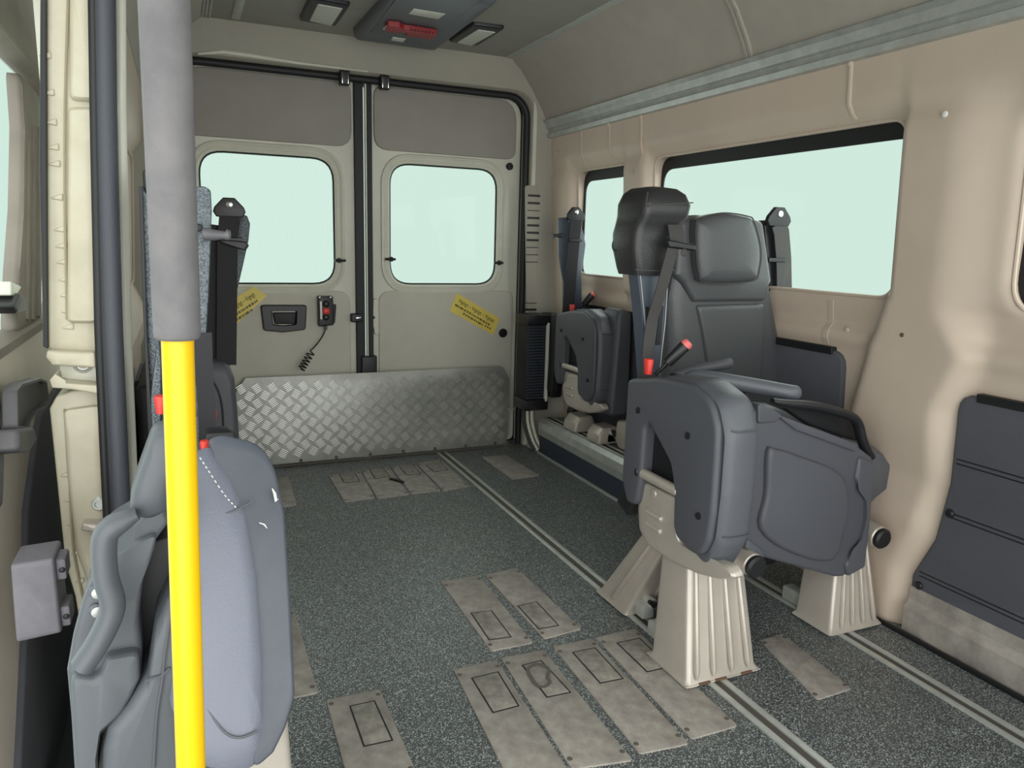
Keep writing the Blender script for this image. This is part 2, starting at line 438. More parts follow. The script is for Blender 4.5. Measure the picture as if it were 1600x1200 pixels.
# dark carpeted lower panels
FWALL = lambda a, b, d: Vector((lerp(1.062, 0.998, b / 0.775) - d, a, b))
near_pts = [(-0.5, 0.10), (1.345, 0.10), (1.345, 0.17), (1.285, 0.30), (1.255, 0.47), (1.25, 0.715), (-0.5, 0.715)]
b = B(); prism(b, rp(near_pts, [0, 0.01, 0.05, 0.06, 0.1, 0.05, 0]), FWALL, -0.01, 0.016, 0.008, 3); panel = obj('lower_panel', b, M['dark_panel'], wall)
for z, ye in ((0.535, 1.24), (0.385, 1.25), (0.185, 1.32)):
    for dz in (-0.006, 0.006):
        b = B(); tube(b, [FWALL(-0.5, z + dz, 0.0155), FWALL(ye, z + dz, 0.0155)], 0.0022, 6); obj('panel_seam', b, M['black'], panel)
for p in ((1.245, 0.39), (1.318, 0.15)):
    b = B(); tube(b, [FWALL(*p, 0.014), FWALL(*p, 0.02), FWALL(*p, 0.024), FWALL(*p, 0.025)], [0.012, 0.012, 0.009, 0.003], 16); obj('panel_stud', b, M['blackp'], panel)
b = B(); prism(b, rrect(-0.5, 0.700, 1.20, 0.722, 0.003), FWALL, 0, 0.021, 0.003); obj('panel_strip', b, M['black'], wall)
b = B(); prism(b, rp([(1.63, 0.10), (3.25, 0.10), (3.25, 0.765), (1.62, 0.765)], [0, 0, 0.05, 0.05]), FWALL, -0.01, 0.016, 0.008, 3); obj('lower_panel', b, M['dark_panel'], wall)
b = B(); prism(b, rrect(1.66, 0.752, 3.2, 0.775, 0.003), FWALL, 0, 0.021, 0.003); obj('panel_strip', b, M['black'], wall)
# bent metal kick plate along the foot of the near panel
b = B(); pr = [(1.020, 0.004), (1.018, 0.078), (1.034, 0.10), (1.034, 0.138), (1.046, 0.138), (1.05, 0.004)]
loft(b, [[Vector((x, y, z)) for x, z in pr] for y in (-0.5, 1.345)]); kp = obj('kick_plate', b, M['kick'], wall, angle=20)
for y in (1.0, 0.62):
    b = B(); screw(b, (1.0335, y, 0.122), (-1, 0, 0), 0.009, 0.006); obj('screw', b, M['blackp'], kp)
b = B(); box(b, 1.000, -0.5, 0.0, 1.012, 1.45, 0.012, 0.002); struct(obj('baseboard_right', b, M['black']))

# ================================================================== CEILING, COVES AND RAILS
bm = B(); box(bm, -0.70, -0.6, 1.92, 0.70, 3.52, 1.96, 0); ceil = struct(obj('ceiling', bm, M['head']))
for s in (1, -1):
    bm = B(); cv = [(0.675, 1.925), (0.74, 1.875), (0.81, 1.79), (0.865, 1.70), (0.91, 1.60), (0.94, 1.60), (0.94, 1.96), (0.675, 1.96)]
    loft(bm, [[Vector((s * x, y, z)) for x, z in cv] for y in (-0.6, 3.52)])
    cove = struct(obj('trim_%d' % (2 if s > 0 else 3), bm, M['cove'], angle=30))
    for d in (-0.012, 0.0, 0.012):
        b = B(); tube(b, [(s * (0.665 + d), -0.6, 1.919), (s * (0.665 + d), 3.46, 1.919)], 0.0055, 8); obj('ceiling_strip', b, M['alu_dull'], ceil)
    if s > 0:
        for y in (2.02,):
            for dy in (-0.009, 0.009):
                b = B(); strap(b, [(x - 0.003, y + dy, z - 0.003) for x, z in cv[:5]], (0, 1, 0), 0.011, 0.008); obj('joint_strip', b, M['cove'], cove)
t = thing('wall_rail', (0.9, 1.5, 1.6), 'long ribbed grey aluminium rail above the right side windows', 'rail')
b = B(); rpf = [(0.915, 1.572), (0.893, 1.574), (0.888, 1.592), (0.897, 1.596), (0.897, 1.612), (0.886, 1.616), (0.880, 1.640), (0.866, 1.652), (0.880, 1.66), (0.925, 1.655)]
loft(b, [[Vector((x, y, z)) for x, z in rpf] for y in (-0.5, 3.50)]); obj('rail_profile', b, M['alu_dull'], t, angle=15)
b = B(); box(b, 0.875, 3.50, 1.572, 0.925, 3.512, 1.655, 0.003); obj('end_cap', b, M['black'], t)

# ================================================================== REAR FRAME AND DOORS
bm = B()
L = []
for (hx, h, r, y) in ((1.07, 2.02, 0.30, 3.40), (0.945, 1.945, 0.24, 3.45), (0.915, 1.90, 0.20, 3.485), (0.828, 1.788, 0.125, 3.502), (0.820, 1.780, 0.12, 3.52), (0.818, 1.778, 0.12, 3.62)):
    l = rp([(-hx, -0.02), (hx, -0.02), (hx, h), (-hx, h)], [0.001, 0.001, r, r], 8)
    L.append([Vector((x, y, z)) for x, z in l])
loft(bm, L, False, False)
rear = struct(obj('wall_rear', bm, M['frame'], angle=50))
bm = B(); box(bm, -1.09, 3.62, -0.3, 1.09, 3.66, 0.004, 0); obj('rear_sill', bm, M['black'], rear)
for s in (-1, 1):
    bm = B(); box(bm, s * 0.82 if s > 0 else -1.09, 3.50, -0.02, 1.09 if s > 0 else -0.82, 3.66, 1.95, 0); obj('outer_skin', bm, M['cream'], rear)
for a in ((-0.83, 0.0, -0.785, 1.80), (0.785, 0.0, 0.83, 1.80), (-0.83, 1.75, 0.83, 1.80)):
    bm = B(); box(bm, a[0], 3.635, a[1], a[2], 3.65, a[3], 0); obj('door_rebate', bm, M['black'], rear)  # added black strips that stop daylight leaking in round the doors
bm = B(); box(bm, -1.09, 3.55, 1.785, 1.09, 3.66, 2.02, 0); obj('outer_skin', bm, M['cream'], rear)
bm = B()
arc = lambda cx, cz, a0, a1: [(cx + 0.1 * math.cos(math.radians(a)), cz + 0.1 * math.sin(math.radians(a))) for a in range(a0, a1 + (1 if a1 > a0 else -1), 15 if a1 > a0 else -15)]
pth = [(0.806, 0.0)] + arc(0.706, 1.664, 0, 90) + arc(-0.706, 1.664, 90, 180) + [(-0.806, 0.0)]
tube(bm, [(x, 3.548, z) for x, z in pth], 0.0165, 10); obj('door_seal', bm, M['black'], rear)
# loose cream edge of the lining above the left door
bm = B(); tube(bm, [(x, 3.50, z) for x, z in ((-0.70, 1.782), (-0.6, 1.802), (-0.5, 1.80), (-0.3, 1.792), (0.0, 1.79))], [0.004, 0.009, 0.009, 0.006, 0.003], 8); obj('lining_edge', bm, M['cream'], rear)
for x in (-0.102, 0.078):                       # latches at the head of the doors
    b = B(); prism(b, rrect(x - 0.022, 1.725, x + 0.022, 1.785, 0.005), FY(3.535), 0, 0.035, 0.006); lt = obj('head_latch', b, M['blackp'], rear)
    for d in (-0.013, 0.013):
        b = B(); box(b, x + d - 0.002, 3.494, 1.728, x + d + 0.002, 3.5, 1.778, 0.001); obj('latch_pin', b, M['chrome'], lt)

Y0 = 3.60
def rear_door(n, s):
    D = FY(Y0)
    m = lambda pts: [(s * a, b) for a, b in pts]
    xa, xb = (0.121, 0.678) if s > 0 else (0.138, 0.718); wr = [(xa, 0.842), (xb, 0.842), (xb, 1.418), (xa, 1.418)]
    outer = rp(m([(0.012, 0.01), (0.80, 0.01), (0.80, 1.762), (0.012, 1.762)]), [0.01, 0.03, 0.1, 0.02], 7)
    inner = rp(m(wr), 0.105, 7)
    if s < 0:                                    # same start corner for both loops
        pass
    bm = B(); ring(bm, outer, inner, D, -0.03, 0, 0.004)
    d = struct(obj('door_%d' % n, bm, M['cream']))
    bm = B(); loft(bm, [[D(a, b, dd) for a, b in inset(inner, t)] for t, dd in ((-0.044, 0.0), (-0.040, 0.010), (-0.032, 0.012), (-0.026, 0.004), (-0.020, 0.002), (-0.010, 0.006), (0.0, 0.0), (0.002, -0.03))], False, False)
    obj('window_rim', bm, M['cream'], d)
    bm = B(); tube(bm, [D(a, b, -0.012) for a, b in inset(inner, 0.003)], 0.005, 8, True); obj('window_gasket', bm, M['black'], d)
    bm = B(); prism(bm, inset(inner, -0.004), D, -0.028, -0.024); obj('pane', bm, M['glass'], d)
    for x, z in ((0.125 if s > 0 else 0.66, 0.965), (0.690 if s > 0 else 0.125, 0.955))[(0 if s > 0 else 1):]:
        b = B(); cyl(b, D(s * x, z, 0.0), D(s * x, z, 0.02), 0.012, 12); tube(b, [D(s * (x - 0.03), z, 0.016), D(s * (x + 0.02), z, 0.018)], 0.006, 8); obj('pane_latch', b, M['blackp'], d)
    if s < 0: up = m([(0.058, 1.752), (0.775, 1.752), (0.775, 1.472), (0.058, 1.472)])
    else: up = m([(0.046, 1.752), (0.768, 1.752), (0.768, 1.470), (0.046, 1.470)])
    bm = B(); prism(bm, rp(up, [0.045, 0.10, 0.05, 0.07]), D, 0, 0.012, 0.005); obj('upper_board', bm, M['trim_dark'], d)
    lo = m([(0.075 if s < 0 else 0.064, 0.812), (0.775, 0.812), (0.775, 0.03), (0.075 if s < 0 else 0.064, 0.03)])
    bm = B(); prism(bm, rp(lo, [0.06, 0.045, 0.02, 0.02]), D, 0, 0.010, 0.005); obj('lower_board', bm, M['trim'], d)
    return d
d1 = rear_door(1, -1); d2 = rear_door(2, 1)
# seals and strips where the two doors meet
D = FY(Y0)
for x0, x1, dd, mm, nm in ((-0.048, -0.006, 0.022, 'black', 'meeting_seal'), (0.0, 0.008, 0.030, 'cream', 'meeting_strip'), (0.010, 0.034, 0.024, 'black', 'meeting_seal')):
    b = B(); prism(b, rrect(x0, 0.012, x1, 1.765, 0.004), D, 0, dd, 0.004); obj(nm, b, M[mm], d2 if x0 >= 0 else d1)
b = B(); prism(b, rrect(-0.03, 0.40, 0.045, 0.50, 0.006), D, 0, 0.045, 0.006); obj('lock_block', b, M['blackp'], d1)
b = B(); prism(b, rp([(0.034, 0.775), (0.062, 0.775), (0.062, 0.60), (0.040, 0.60), (0.036, 0.635), (0.012, 0.65), (0.012, 0.72), (0.034, 0.735)], 0.012), D, 0, 0.02, 0.005); obj('lock_cover', b, M['cream'], d2)
b = B(); screw(b, D(0.034, 0.685, 0.018), (0, -1, 0), 0.008, 0.004); obj('lock_screw', b, M['black'], d2)
b = B(); prism(b, rrect(-0.075, 0.665, -0.02, 0.705, 0.006), D, 0, 0.035, 0.006); lk = obj('striker', b, M['blackp'], d1)
b = B(); box(b, -0.055, 3.555, 0.680, -0.03, 3.566, 0.692, 0.003); obj('striker_pin', b, M['chrome'], lk)
for x, z, r, dr in ((0.722, 0.592, 0.024, d2), (0.738, 1.436, 0.018, d2), (-0.745, 1.436, 0.018, d1)):
    b = B(); prof(b, circ(x, z, r, 20), D, [(0, 0.0), (0, 0.012), (r * 0.25, 0.018), (r * 0.6, 0.018), (r * 0.7, 0.013)]); obj('plug', b, M['blackp'], dr)
# recessed inside handle of the left door
hp = [(-0.486,0.751),(-0.278,0.749),(-0.287,0.632),(-0.391,0.622),(-0.476,0.633)]
b = B(); hl = rp(hp, 0.015)
prof(b, hl, D, [(0, 0.0), (0, 0.018), (0.006, 0.026), (0.034, 0.026), (0.040, 0.004), (0.06, 0.002)]); hd = obj('handle_bezel', b, M['blackp'], d1)
hq = [(-0.434,0.715),(-0.326,0.714),(-0.333,0.66),(-0.425,0.662)]
b = B(); prism(b, rp(hq, 0.006), D, 0.0, 0.022, 0.006); obj('handle_grip', b, M['black'], hd)

# ================================================================== VENTED CORNER POST, right rear
F350 = FY(3.502)
b = B(); prism(b, rp([(0.784,1.341),(0.88,1.346),(0.914,0.932),(0.924,0.465),(0.824,0.469)], 0.014), F350, -0.004, 0.006, 0.004); vp = obj('vent_cover', b, M['frame'], rear)
vx = [p[0] for p in [(0.799,1.217),(0.877,1.22)]]
zc = [[(0.832,1.293)][0][1] - 0.0365 * k for k in range(10)] + [[(0.851,0.755)][0][1] - 0.033 * k for k in range(3)]
for k, z in enumerate(zc):
    hgt = 0.0055 if k in (0, 1, 3, 4, 5, 6, 11, 12) else 0.0022
    b = B(); prism(b, rrect(vx[0], z - hgt, vx[1], z + hgt, min(0.004, hgt * 0.9)), F350, 0.003, 0.0075, 0); obj('vent_slot', b, M['black'] if hgt > 0.004 else M['belt'], vp)

# ================================================================== LEFT SIDE: inner wall, door pillar, seal, slid-back door
bm = B()
tl = [(0, -0.985), (0.60, -0.975), (0.66, -0.955), (0.74, -0.945), (0.80, -0.965), (0.86, -0.99), (1.36, -0.965), (1.42, -0.93), (1.62, -0.91)]
loft(bm, [[Vector((x, y, z)) for z, x in tl] + [Vector((-1.0, y, 1.62)), Vector((-1.012, y, 0))] for y in (1.66, 3.5)])
wl = struct(obj('wall_left', bm, M['beige'], angle=25))
bm = B(); prism(bm, rrect(1.70, 0.06, 3.3, 0.55, 0.04), FXp(-0.98), 0, 0.02, 0.008); obj('lower_panel', bm, M['dark_panel'], wl)
bm = B(); box(bm, -1.03, 1.69, -0.02, -1.015, 3.62, 1.95, 0); obj('outer_skin', bm, M['cream'], wl)
for a, bq in ((1.85, 2.6), (2.68, 3.4)):
    b = B(); tube(b, [(interp(z, tl) + 0.004, y, z) for y, z in rrect(a, 0.87, bq, 1.35, 0.07, 6)], 0.006, 6, True); obj('lining_crease', b, M['beige'], wl)
b = B(); screw(b, (-0.948, 1.69, 0.70), (1, 0, 0), 0.011, 0.006); obj('screw_cap', b, M['beige'], wl)

YP = 1.60
FP = FY(YP)
bm = B()
up = [(-0.995,1.491),(-0.918,1.503),(-0.962,0.823),(-0.965,0.809),(-1.042,0.844),(-1.024,1.127)]
prism(bm, rp(up, 0.006), FP, -0.10, 0.0, 0.004)
pil = struct(obj('trim_4', bm, M['pillar']))
bm = B(); prism(bm, rp([(-0.96,1.496),(-0.917,1.503),(-0.931,1.288),(-0.975,1.286)], 0.012), FP, 0, 0.014, 0.012); obj('pillar_web', bm, M['pillar'], pil)
bm = B(); prism(bm, rp([(-0.978,1.275),(-0.932,1.279),(-0.956,0.89),(-1.008,0.891)], 0.012), FP, 0, 0.014, 0.012); obj('pillar_web', bm, M['pillar'], pil)
bm = B(); prism(bm, rp([(-1.04,0.844),(-0.963,0.838),(-0.963,0.808),(-1.034,0.816),(-1.043,0.831)], 0.006), FP, 0, 0.03, 0.008); obj('rail_lip', bm, M['pillar'], pil)
bm = B(); prism(bm, rp([(-1.028,0.818),(-0.961,0.816),(-0.961,0.771),(-1.028,0.78)], 0.004), FP, -0.08, -0.012, 0.004); obj('rail_channel', bm, M['cream'], pil)
bm = B(); prism(bm, rp([(-1.04,0.79),(-1.027,0.804),(-1.028,0.787),(-0.961,0.776),(-0.96,0.759),(-1.01,0.771),(-1.037,0.775)], 0.004), FP, -0.03, 0.032, 0.006); obj('rail_lip', bm, M['pillar'], pil)
rc = [(-0.989,0.811)][0]
b = B(); prof(b, circ(*rc, 0.017, 20), FP, [(0, -0.014), (0, -0.008), (0.004, -0.006), (0.006, -0.01), (0.008, -0.01), (0.009, -0.004), (0.012, -0.003), (0.0125, -0.008)]); obj('rail_bolt', b, M['alu'], pil)
lowp = [(-1.037,0.751),(-1.011,0.762),(-0.96,0.766),(-0.974,0.383),(-0.984,0.16),(-1.028,0.241),(-1.034,0.346),(-1.046,0.422),(-1.048,0.63),(-1.049,0.729)]
bm = B(); prism(bm, rp(lowp, 0.008), FP, -0.10, -0.004, 0.004); obj('lower_pillar', bm, M['pillar'], pil)
bm = B(); prism(bm, rp([(-1.026,0.728),(-0.96,0.734),(-0.974,0.383),(-0.979,0.266),(-1.007,0.355),(-1.025,0.445),(-1.029,0.602)], 0.014), FP, -0.004, 0.014, 0.014); obj('pillar_web', bm, M['pillar'], pil)
for y in (60, 118, 165, 205, 232, 287, 340, 368, 395, 425, 452, 480, 508):        # pressed spot-weld dimples on the flange
    a, c = [(-1.009,1.128)][0]; z = 1.36 - (y - 60) / 448 * 0.475
    b = B(); prism(b, rp([(a - 0.013, z - 0.004), (a + 0.012, z - 0.007), (a + 0.012, z + 0.007)], 0.003), FP, -0.001, 0.0032, 0.003); obj('weld_dimple', b, M['pillar'], pil)
for z in (0.60, 0.55, 0.50, 0.44, 0.38, 0.32):
    b = B(); a = interp(z, [(0.3, -1.022), (0.45, -1.028), (0.64, -1.036)])
    prism(b, rp([(a - 0.012, z - 0.004), (a + 0.010, z - 0.007), (a + 0.010, z + 0.007)], 0.003), FP, -0.005, -0.0008, 0.003); obj('weld_dimple', b, M['pillar'], pil)
bm = B(); prism(bm, rp([(-1.002,1.49),(-0.994,1.491),(-1.041,0.844),(-1.048,0.85),(-1.028,1.182)], 0.002), FP, -0.03, 0.014, 0.004); obj('pillar_edge_seal', bm, M['black'], pil)
for pts in ([(-0.962,1.595,1.484),(-0.981,1.595,1.293),(-0.994,1.595,1.128),(-1.002,1.595,0.991),(-1.007,1.595,0.898)], [(-1.024,1.6,0.728),(-1.023,1.6,0.653),(-1.027,1.6,0.564),(-1.03,1.6,0.459),(-1.025,1.6,0.385),(-1.017,1.6,0.315)]):
    b = B(); tube(b, smooth(pts, 5), 0.0022, 6); obj('seam_sealer', b, M['sealer'], pil)
# striker bracket on the lower pillar
bp = [(-1.005,0.514),(-0.966,0.506),(-0.967,0.488),(-1.01,0.499)]
b = B(); prism(b, rp(bp, 0.004), FP, 0.008, 0.045, 0.006); sk = obj('striker_bracket', b, M['silver'], pil)
for p in [(-0.978,0.54),(-0.982,0.484)]:
    b = B(); prof(b, circ(*p, 0.014, 18), FP, [(0, 0.008), (0, 0.016), (0.003, 0.019), (0.006, 0.019), (0.007, 0.015)]); obj('bracket_bolt', b, M['alu'], sk)
# ribbed door seal
def vpath(x_of, y): return [(x_of(z), y, z) for z in [2.0 - 0.08 * i for i in range(27)]]
def xs(px): return lambda z: interp(z, px)
sa = [(p[1], p[0]) for p in [(-0.951,0.119),(-0.952,0.26),(-0.947,0.529),(-0.94,0.852),(-0.925,1.24),(-0.915,1.451),(-0.901,1.652)]]
sb = [(p[1], p[0]) for p in [(-0.978,0.126),(-0.976,0.265),(-0.969,0.531),(-0.96,0.853),(-0.94,1.238),(-0.928,1.449),(-0.915,1.649)]]
sc = [(p[1], p[0]) for p in [(-0.933,0.114),(-0.934,0.257),(-0.931,0.527),(-0.923,0.852),(-0.909,1.241),(-0.897,1.454),(-0.884,1.656)]]
sd = [(p[1], p[0]) for p in [(-0.922,0.087),(-0.923,0.233),(-0.921,0.511),(-0.913,0.846),(-0.898,1.247),(-0.885,1.466),(-0.872,1.674)]]
b = B(); tube(b, vpath(xs([(z, lerp(x, interp(z, sc), 0.5)) for z, x in sa]), 1.57), 0.0165, 12); ds_ = obj('door_seal', b, M['seal'], pil)
for f in (0.25, 0.7):
    b = B(); tube(b, vpath(xs([(z, lerp(x, interp(z, sa), f)) for z, x in sb]), 1.572), 0.0085, 10); obj('seal_rib', b, M['black'], ds_)
b = B(); tube(b, vpath(xs(sd), 1.62), 0.010, 10); obj('flange', b, M['cream'], pil)
b = B(); loft(b, [[Vector((x, 1.64, z)) for z, x in sd], [Vector((-0.99, 1.66, z)) for z, x in sd]], False, False, False); obj('lining_return', b, M['beige'], pil)

# sliding door, slid back outside the body; its inner face looks inboard past the pillar
XD = -1.135
FD = FXp(XD)
bm = B()
outer = rp([(1.32, -0.12), (2.6, -0.12), (2.6, 1.75), (1.40, 1.75)], [0.03, 0.03, 0.08, 0.08], 6)
inner = rp([(1.40, 0.845), (2.45, 0.845), (2.45, 1.452), (1.44, 1.452)], 0.08, 6)
ring(bm, outer, inner, FD, -0.04, 0.0, 0.006)
d3 = struct(obj('door_3', bm, M['door_in']))
b = B(); prism(b, rp([(1.41, 1.458), (2.5, 1.458), (2.5, 1.74), (1.43, 1.74)], 0.03), FD, 0, 0.018, 0.01); obj('upper_board', b, M['taupe'], d3)
b = B(); loft(b, [[FD(a, z, dd) for a, z in inset(inner, t)] for t, dd in ((-0.03, 0.0), (-0.024, 0.01), (-0.006, 0.01), (0.004, -0.002), (0.006, -0.03))], False, False); obj('window_rim', b, M['taupe'], d3)
b = B(); prism(b, inset(inner, -0.004), FD, -0.034, -0.03); obj('pane', b, M['glass'], d3)
tp = [(2.177,1.424),(2.482,1.417),(2.168,0.843),(1.844,0.842),(1.938,0.976),(2.046,1.101),(2.16,1.295)]
b = B(); prism(b, rp(tp, [0.03, 0.01, 0.01, 0.02, 0.04, 0.06, 0.05]), FD, -0.026, 0.004, 0.012); refl = obj('window_mullion', b, M['taupe'], d3)  # reflection in the pane, put in as a solid taupe shape
for k in range(3):
    x0 = 38 + 8 * k
    a0, a1 = ([(2.196,1.27),(1.963,0.861)], [(2.288,1.311),(2.031,0.854)], [(2.368,1.32),(2.109,0.854)])[k]
    b = B(); tube(b, [FD(*a0, 0.003), FD(*a1, 0.003)], 0.006, 8); obj('fold', b, M['taupe'], refl)  # ridges of the same built-in reflection
lp = [(1.822,0.931),(1.882,0.919),(1.882,0.89),(1.778,0.893),(1.749,0.909)]
b = B(); prism(b, rp(lp, 0.008), FD, -0.02, 0.02, 0.006); wlt = obj('pane_latch', b, M['blackp'], d3)
b = B(); prism(b, rp([(1.796,0.956),(1.906,0.939),(1.83,0.923),(1.783,0.929)], 0.004), FD, -0.02, 0.012, 0.004); obj('latch_plate', b, M['lens'], wlt)
# inside release lever
lv = [(1.54,0.78),(1.593,0.783),(1.781,0.76),(1.857,0.741),(1.863,0.69),(1.812,0.688),(1.713,0.7),(1.644,0.698),(1.607,0.69),(1.513,0.713)]
FL = FXp(-1.1)
b = B(); prof(b, rp(lv, 0.012), FL, [(0, -0.008), (0, 0.010), (0.002, 0.014), (0.007, 0.014), (0.010, 0.004)]); lev = obj('release_lever', b, M['lever'], d3)
lb = [(1.485,0.722),(1.622,0.693),(1.644,0.66),(1.567,0.658),(1.469,0.687)]
b = B(); prism(b, rp(lb, 0.01), FL, -0.035, 0.022, 0.01); obj('lever_base', b, M['lever'], lev)
# dark sheet painting the shaded gap between sliding door and pillar; latch box
b = B(); prism(b, rp([(1.909,0.594),(1.985,0.636),(2.667,0.667),(2.217,-0.455),(1.392,0.015),(1.611,0.267),(1.74,0.487)], 0.03), FXp(-1.135), 0, 0.012, 0.006); obj('lower_board', b, M['dark_panel'], d3)
b = B(); prism(b, rp([(1.558,0.926),(1.594,0.759),(1.573,0.644),(1.528,0.573),(1.357,0.579)], 0.02), FXp(-1.135), 0, 0.014, 0.008); obj('edge_board', b, M['lever'], d3)
fb = [(-1.083,0.533),(-1.022,0.536),(-1.021,0.403),(-1.086,0.398)]
b = B(); prism(b, rp(fb, 0.006), FY(1.42), 0, 0.08, 0.006); bx = obj('latch_box', b, M['greybox'], d3)
for p in [(-1.02,0.51),(-1.02,0.427)]:
    b = B(); box(b, p[0] - 0.006, 1.35, p[1] - 0.018, p[0] + 0.012, 1.40, p[1] + 0.018, 0.004); tab = obj('fixing_tab', b, M['greybox'], bx)
    b = B(); screw(b, (p[0] + 0.006, 1.351, p[1]), (0, -1, 0), 0.005, 0.003); obj('tab_screw', b, M['black'], tab)

# ================================================================== FOLDED SEATS
def rib(bm, p0, p1, r): tube(bm, [Vector(p0), Vector(p0).lerp(Vector(p1), 0.06), Vector(p0).lerp(Vector(p1), 0.94), Vector(p1)], [r * 0.3, r, r, r * 0.3], 8)

def frustum(bm, base, top, zb, zt, r=0.012):
    """leg: rounded rectangle foot (x0,y0,x1,y1) blended into a smaller top"""
    L = []
    for k, f in enumerate((0, 0.04, 0.5, 0.96, 1.0)):
        c = [lerp(b, t, f) for b, t in zip(base, top)]
        if f == 0: c = [c[0] - 0.008, c[1] - 0.008, c[2] + 0.008, c[3] + 0.008]
        L.append([Vector((x, y, lerp(zb, zt, f))) for x, y in rrect(*c, r, 3)])
    loft(bm, L)

def knob(root, p, r=0.026, n=4):
    """black star knob with its threaded clamp"""
    x, y, z = p
    b = B()
    for k in range(n):
        a = 2 * math.pi * k / n + 0.4
        tube(b, [(x, y, z), (x + math.cos(a) * r * 0.5, y - 0.004, z + math.sin(a) * r * 0.5), (x + math.cos(a) * r, y - 0.004, z + math.sin(a) * r)], [0.009, 0.008, 0.006], 8)
    cyl(b, (x, y + 0.01, z), (x, y - 0.016, z), 0.011, 12); kb = obj('star_knob', b, M['blackp'], root)
    b = B(); cyl(b, (x, y + 0.05, z), (x, y + 0.01, z), 0.015, 14, 0.002); box(b, x - 0.026, y + 0.025, z - 0.05, x + 0.026, y + 0.07, z - 0.006, 0.006); obj('track_clamp', b, M['alu'], root)

def tipped_seat(root, dx, dy, dz, face=-1, soft='seat_soft'):
    """cushion folded up on edge: hard shell towards the aisle, hinge bracket in its cut-out"""
    O = Vector((dx, dy, dz))
    mp = lambda x: (lambda a, b, d: Vector((x - d, a, b)) + O)
    sh = [(1.648,0.715), (1.50,0.745), (1.38,0.752), (1.305,0.728), (1.276,0.67), (1.272,0.60), (1.270,0.475), (1.278,0.405), (1.30,0.362), (1.342,0.358), (1.398,0.372), (1.412,0.395), (1.418,0.487), (1.440,0.545), (1.538,0.622), (1.556,0.606), (1.560,0.46), (1.572,0.39), (1.62,0.385), (1.650,0.44)]
    rr = [0.02, 0.2, 0.1, 0.08, 0.08, 0.3, 0.1, 0.06, 0.04, 0.02, 0.02, 0.03, 0.05, 0.05, 0.02, 0.02, 0.05, 0.03, 0.02, 0.1]
    b = B(); prism(b, rp(sh, rr, 5), mp(0.25), -0.07, 0.0, 0.012, 4); shell = obj('seat_pan', b, M['seat'], root)
    for p in ((1.585, 0.645), (1.375, 0.630), (1.315, 0.455)):
        b = B(); q = mp(0.25)(*p, 0); tube(b, [q, q + Vector((-0.004, 0, 0)), q + Vector((-0.006, 0, 0)), q + Vector((-0.004, 0, 0))], [0.0085, 0.0085, 0.006, 0.003], 14); obj('pan_bolt', b, M['blackp'], shell)
    cu = [(1.645, 0.70), (1.50, 0.750), (1.37, 0.762), (1.285, 0.735), (1.252, 0.66), (1.250, 0.52), (1.256, 0.40), (1.29, 0.325), (1.355, 0.345), (1.40, 0.385), (1.425, 0.53), (1.55, 0.645), (1.646, 0.655)]
    cl = rp(cu, [0.02, 0.2, 0.08, 0.06, 0.1, 0.2, 0.06, 0.03, 0.03, 0.03, 0.04, 0.02, 0.004], 5)
    b = B(); prof(b, cl, mp(0.25), [(0.05, -0.055), (0.028, -0.03), (0.012, -0.014), (0.004, -0.020), (0, -0.035), (0.0, -0.085), (0.008, -0.104), (0.03, -0.118), (0.08, -0.125)]); pad = obj('seat_cushion', b, M[soft], root, angle=60)
    for z in (0.665, 0.42):
        b = B(); tube(b, [mp(0.25)(1.2525, z + 0.004, -0.022), mp(0.25)(1.2495, z, -0.04), mp(0.25)(1.2495, z, -0.08), mp(0.25)(1.258, z - 0.002, -0.104)], 0.0016, 6); obj('cushion_seam', b, M['seat'], pad)
    b = B(); prism(b, rp([(1.60, 0.44), (1.60, 0.68), (1.38, 0.66), (1.38, 0.42)], 0.02), mp(0.296), 0, 0.012, 0.002); obj('cavity_liner', b, M['black'], root)  # added black sheet standing in for the shaded inside of the cut-out
    # hinge bracket
    br = [(1.592,0.454),(1.426,0.457),(1.409,0.348),(1.324,0.349),(1.226,0.367),(1.202,0.347),(1.256,0.321),(1.333,0.301),(1.434,0.29),(1.536,0.292),(1.581,0.319),(1.593,0.374)]
    b = B(); prism(b, rp(br, [0.01, 0.01, 0.03, 0.05, 0.03, 0.02, 0.02, 0.06, 0.04, 0.03, 0.03, 0.02]), mp(0.268), -0.03, 0.0, 0.010, 3); bk = obj('hinge_bracket', b, M['silver'], root)
    b = B(); cyl(b, mp(0.262)(1.565, 0.481, 0), mp(0.262)(1.405, 0.481, 0), 0.0135, 16, 0.003); obj('hinge_tube', b, M['silver'], bk)
    b = B(); cyl(b, mp(0.262)(1.570, 0.481, 0), mp(0.262)(1.585, 0.481, 0), 0.016, 16, 0.003); obj('tube_plug', b, M['blackp'], bk)
    for z in (0.385, 0.352):
        b = B(); rib(b, mp(0.268)(1.545, z, 0.0), mp(0.268)(1.475, z, 0.0), 0.008); obj('pressed_rib', b, M['silver'], bk)
    b = B(); q = mp(0.268)(1.52, 0.44, 0); tube(b, [q, q + Vector((-0.003, 0, 0)), q + Vector((-0.004, 0, 0))], [0.012, 0.010, 0.004], 14); obj('pressed_dimple', b, M['silver'], bk)
    return shell

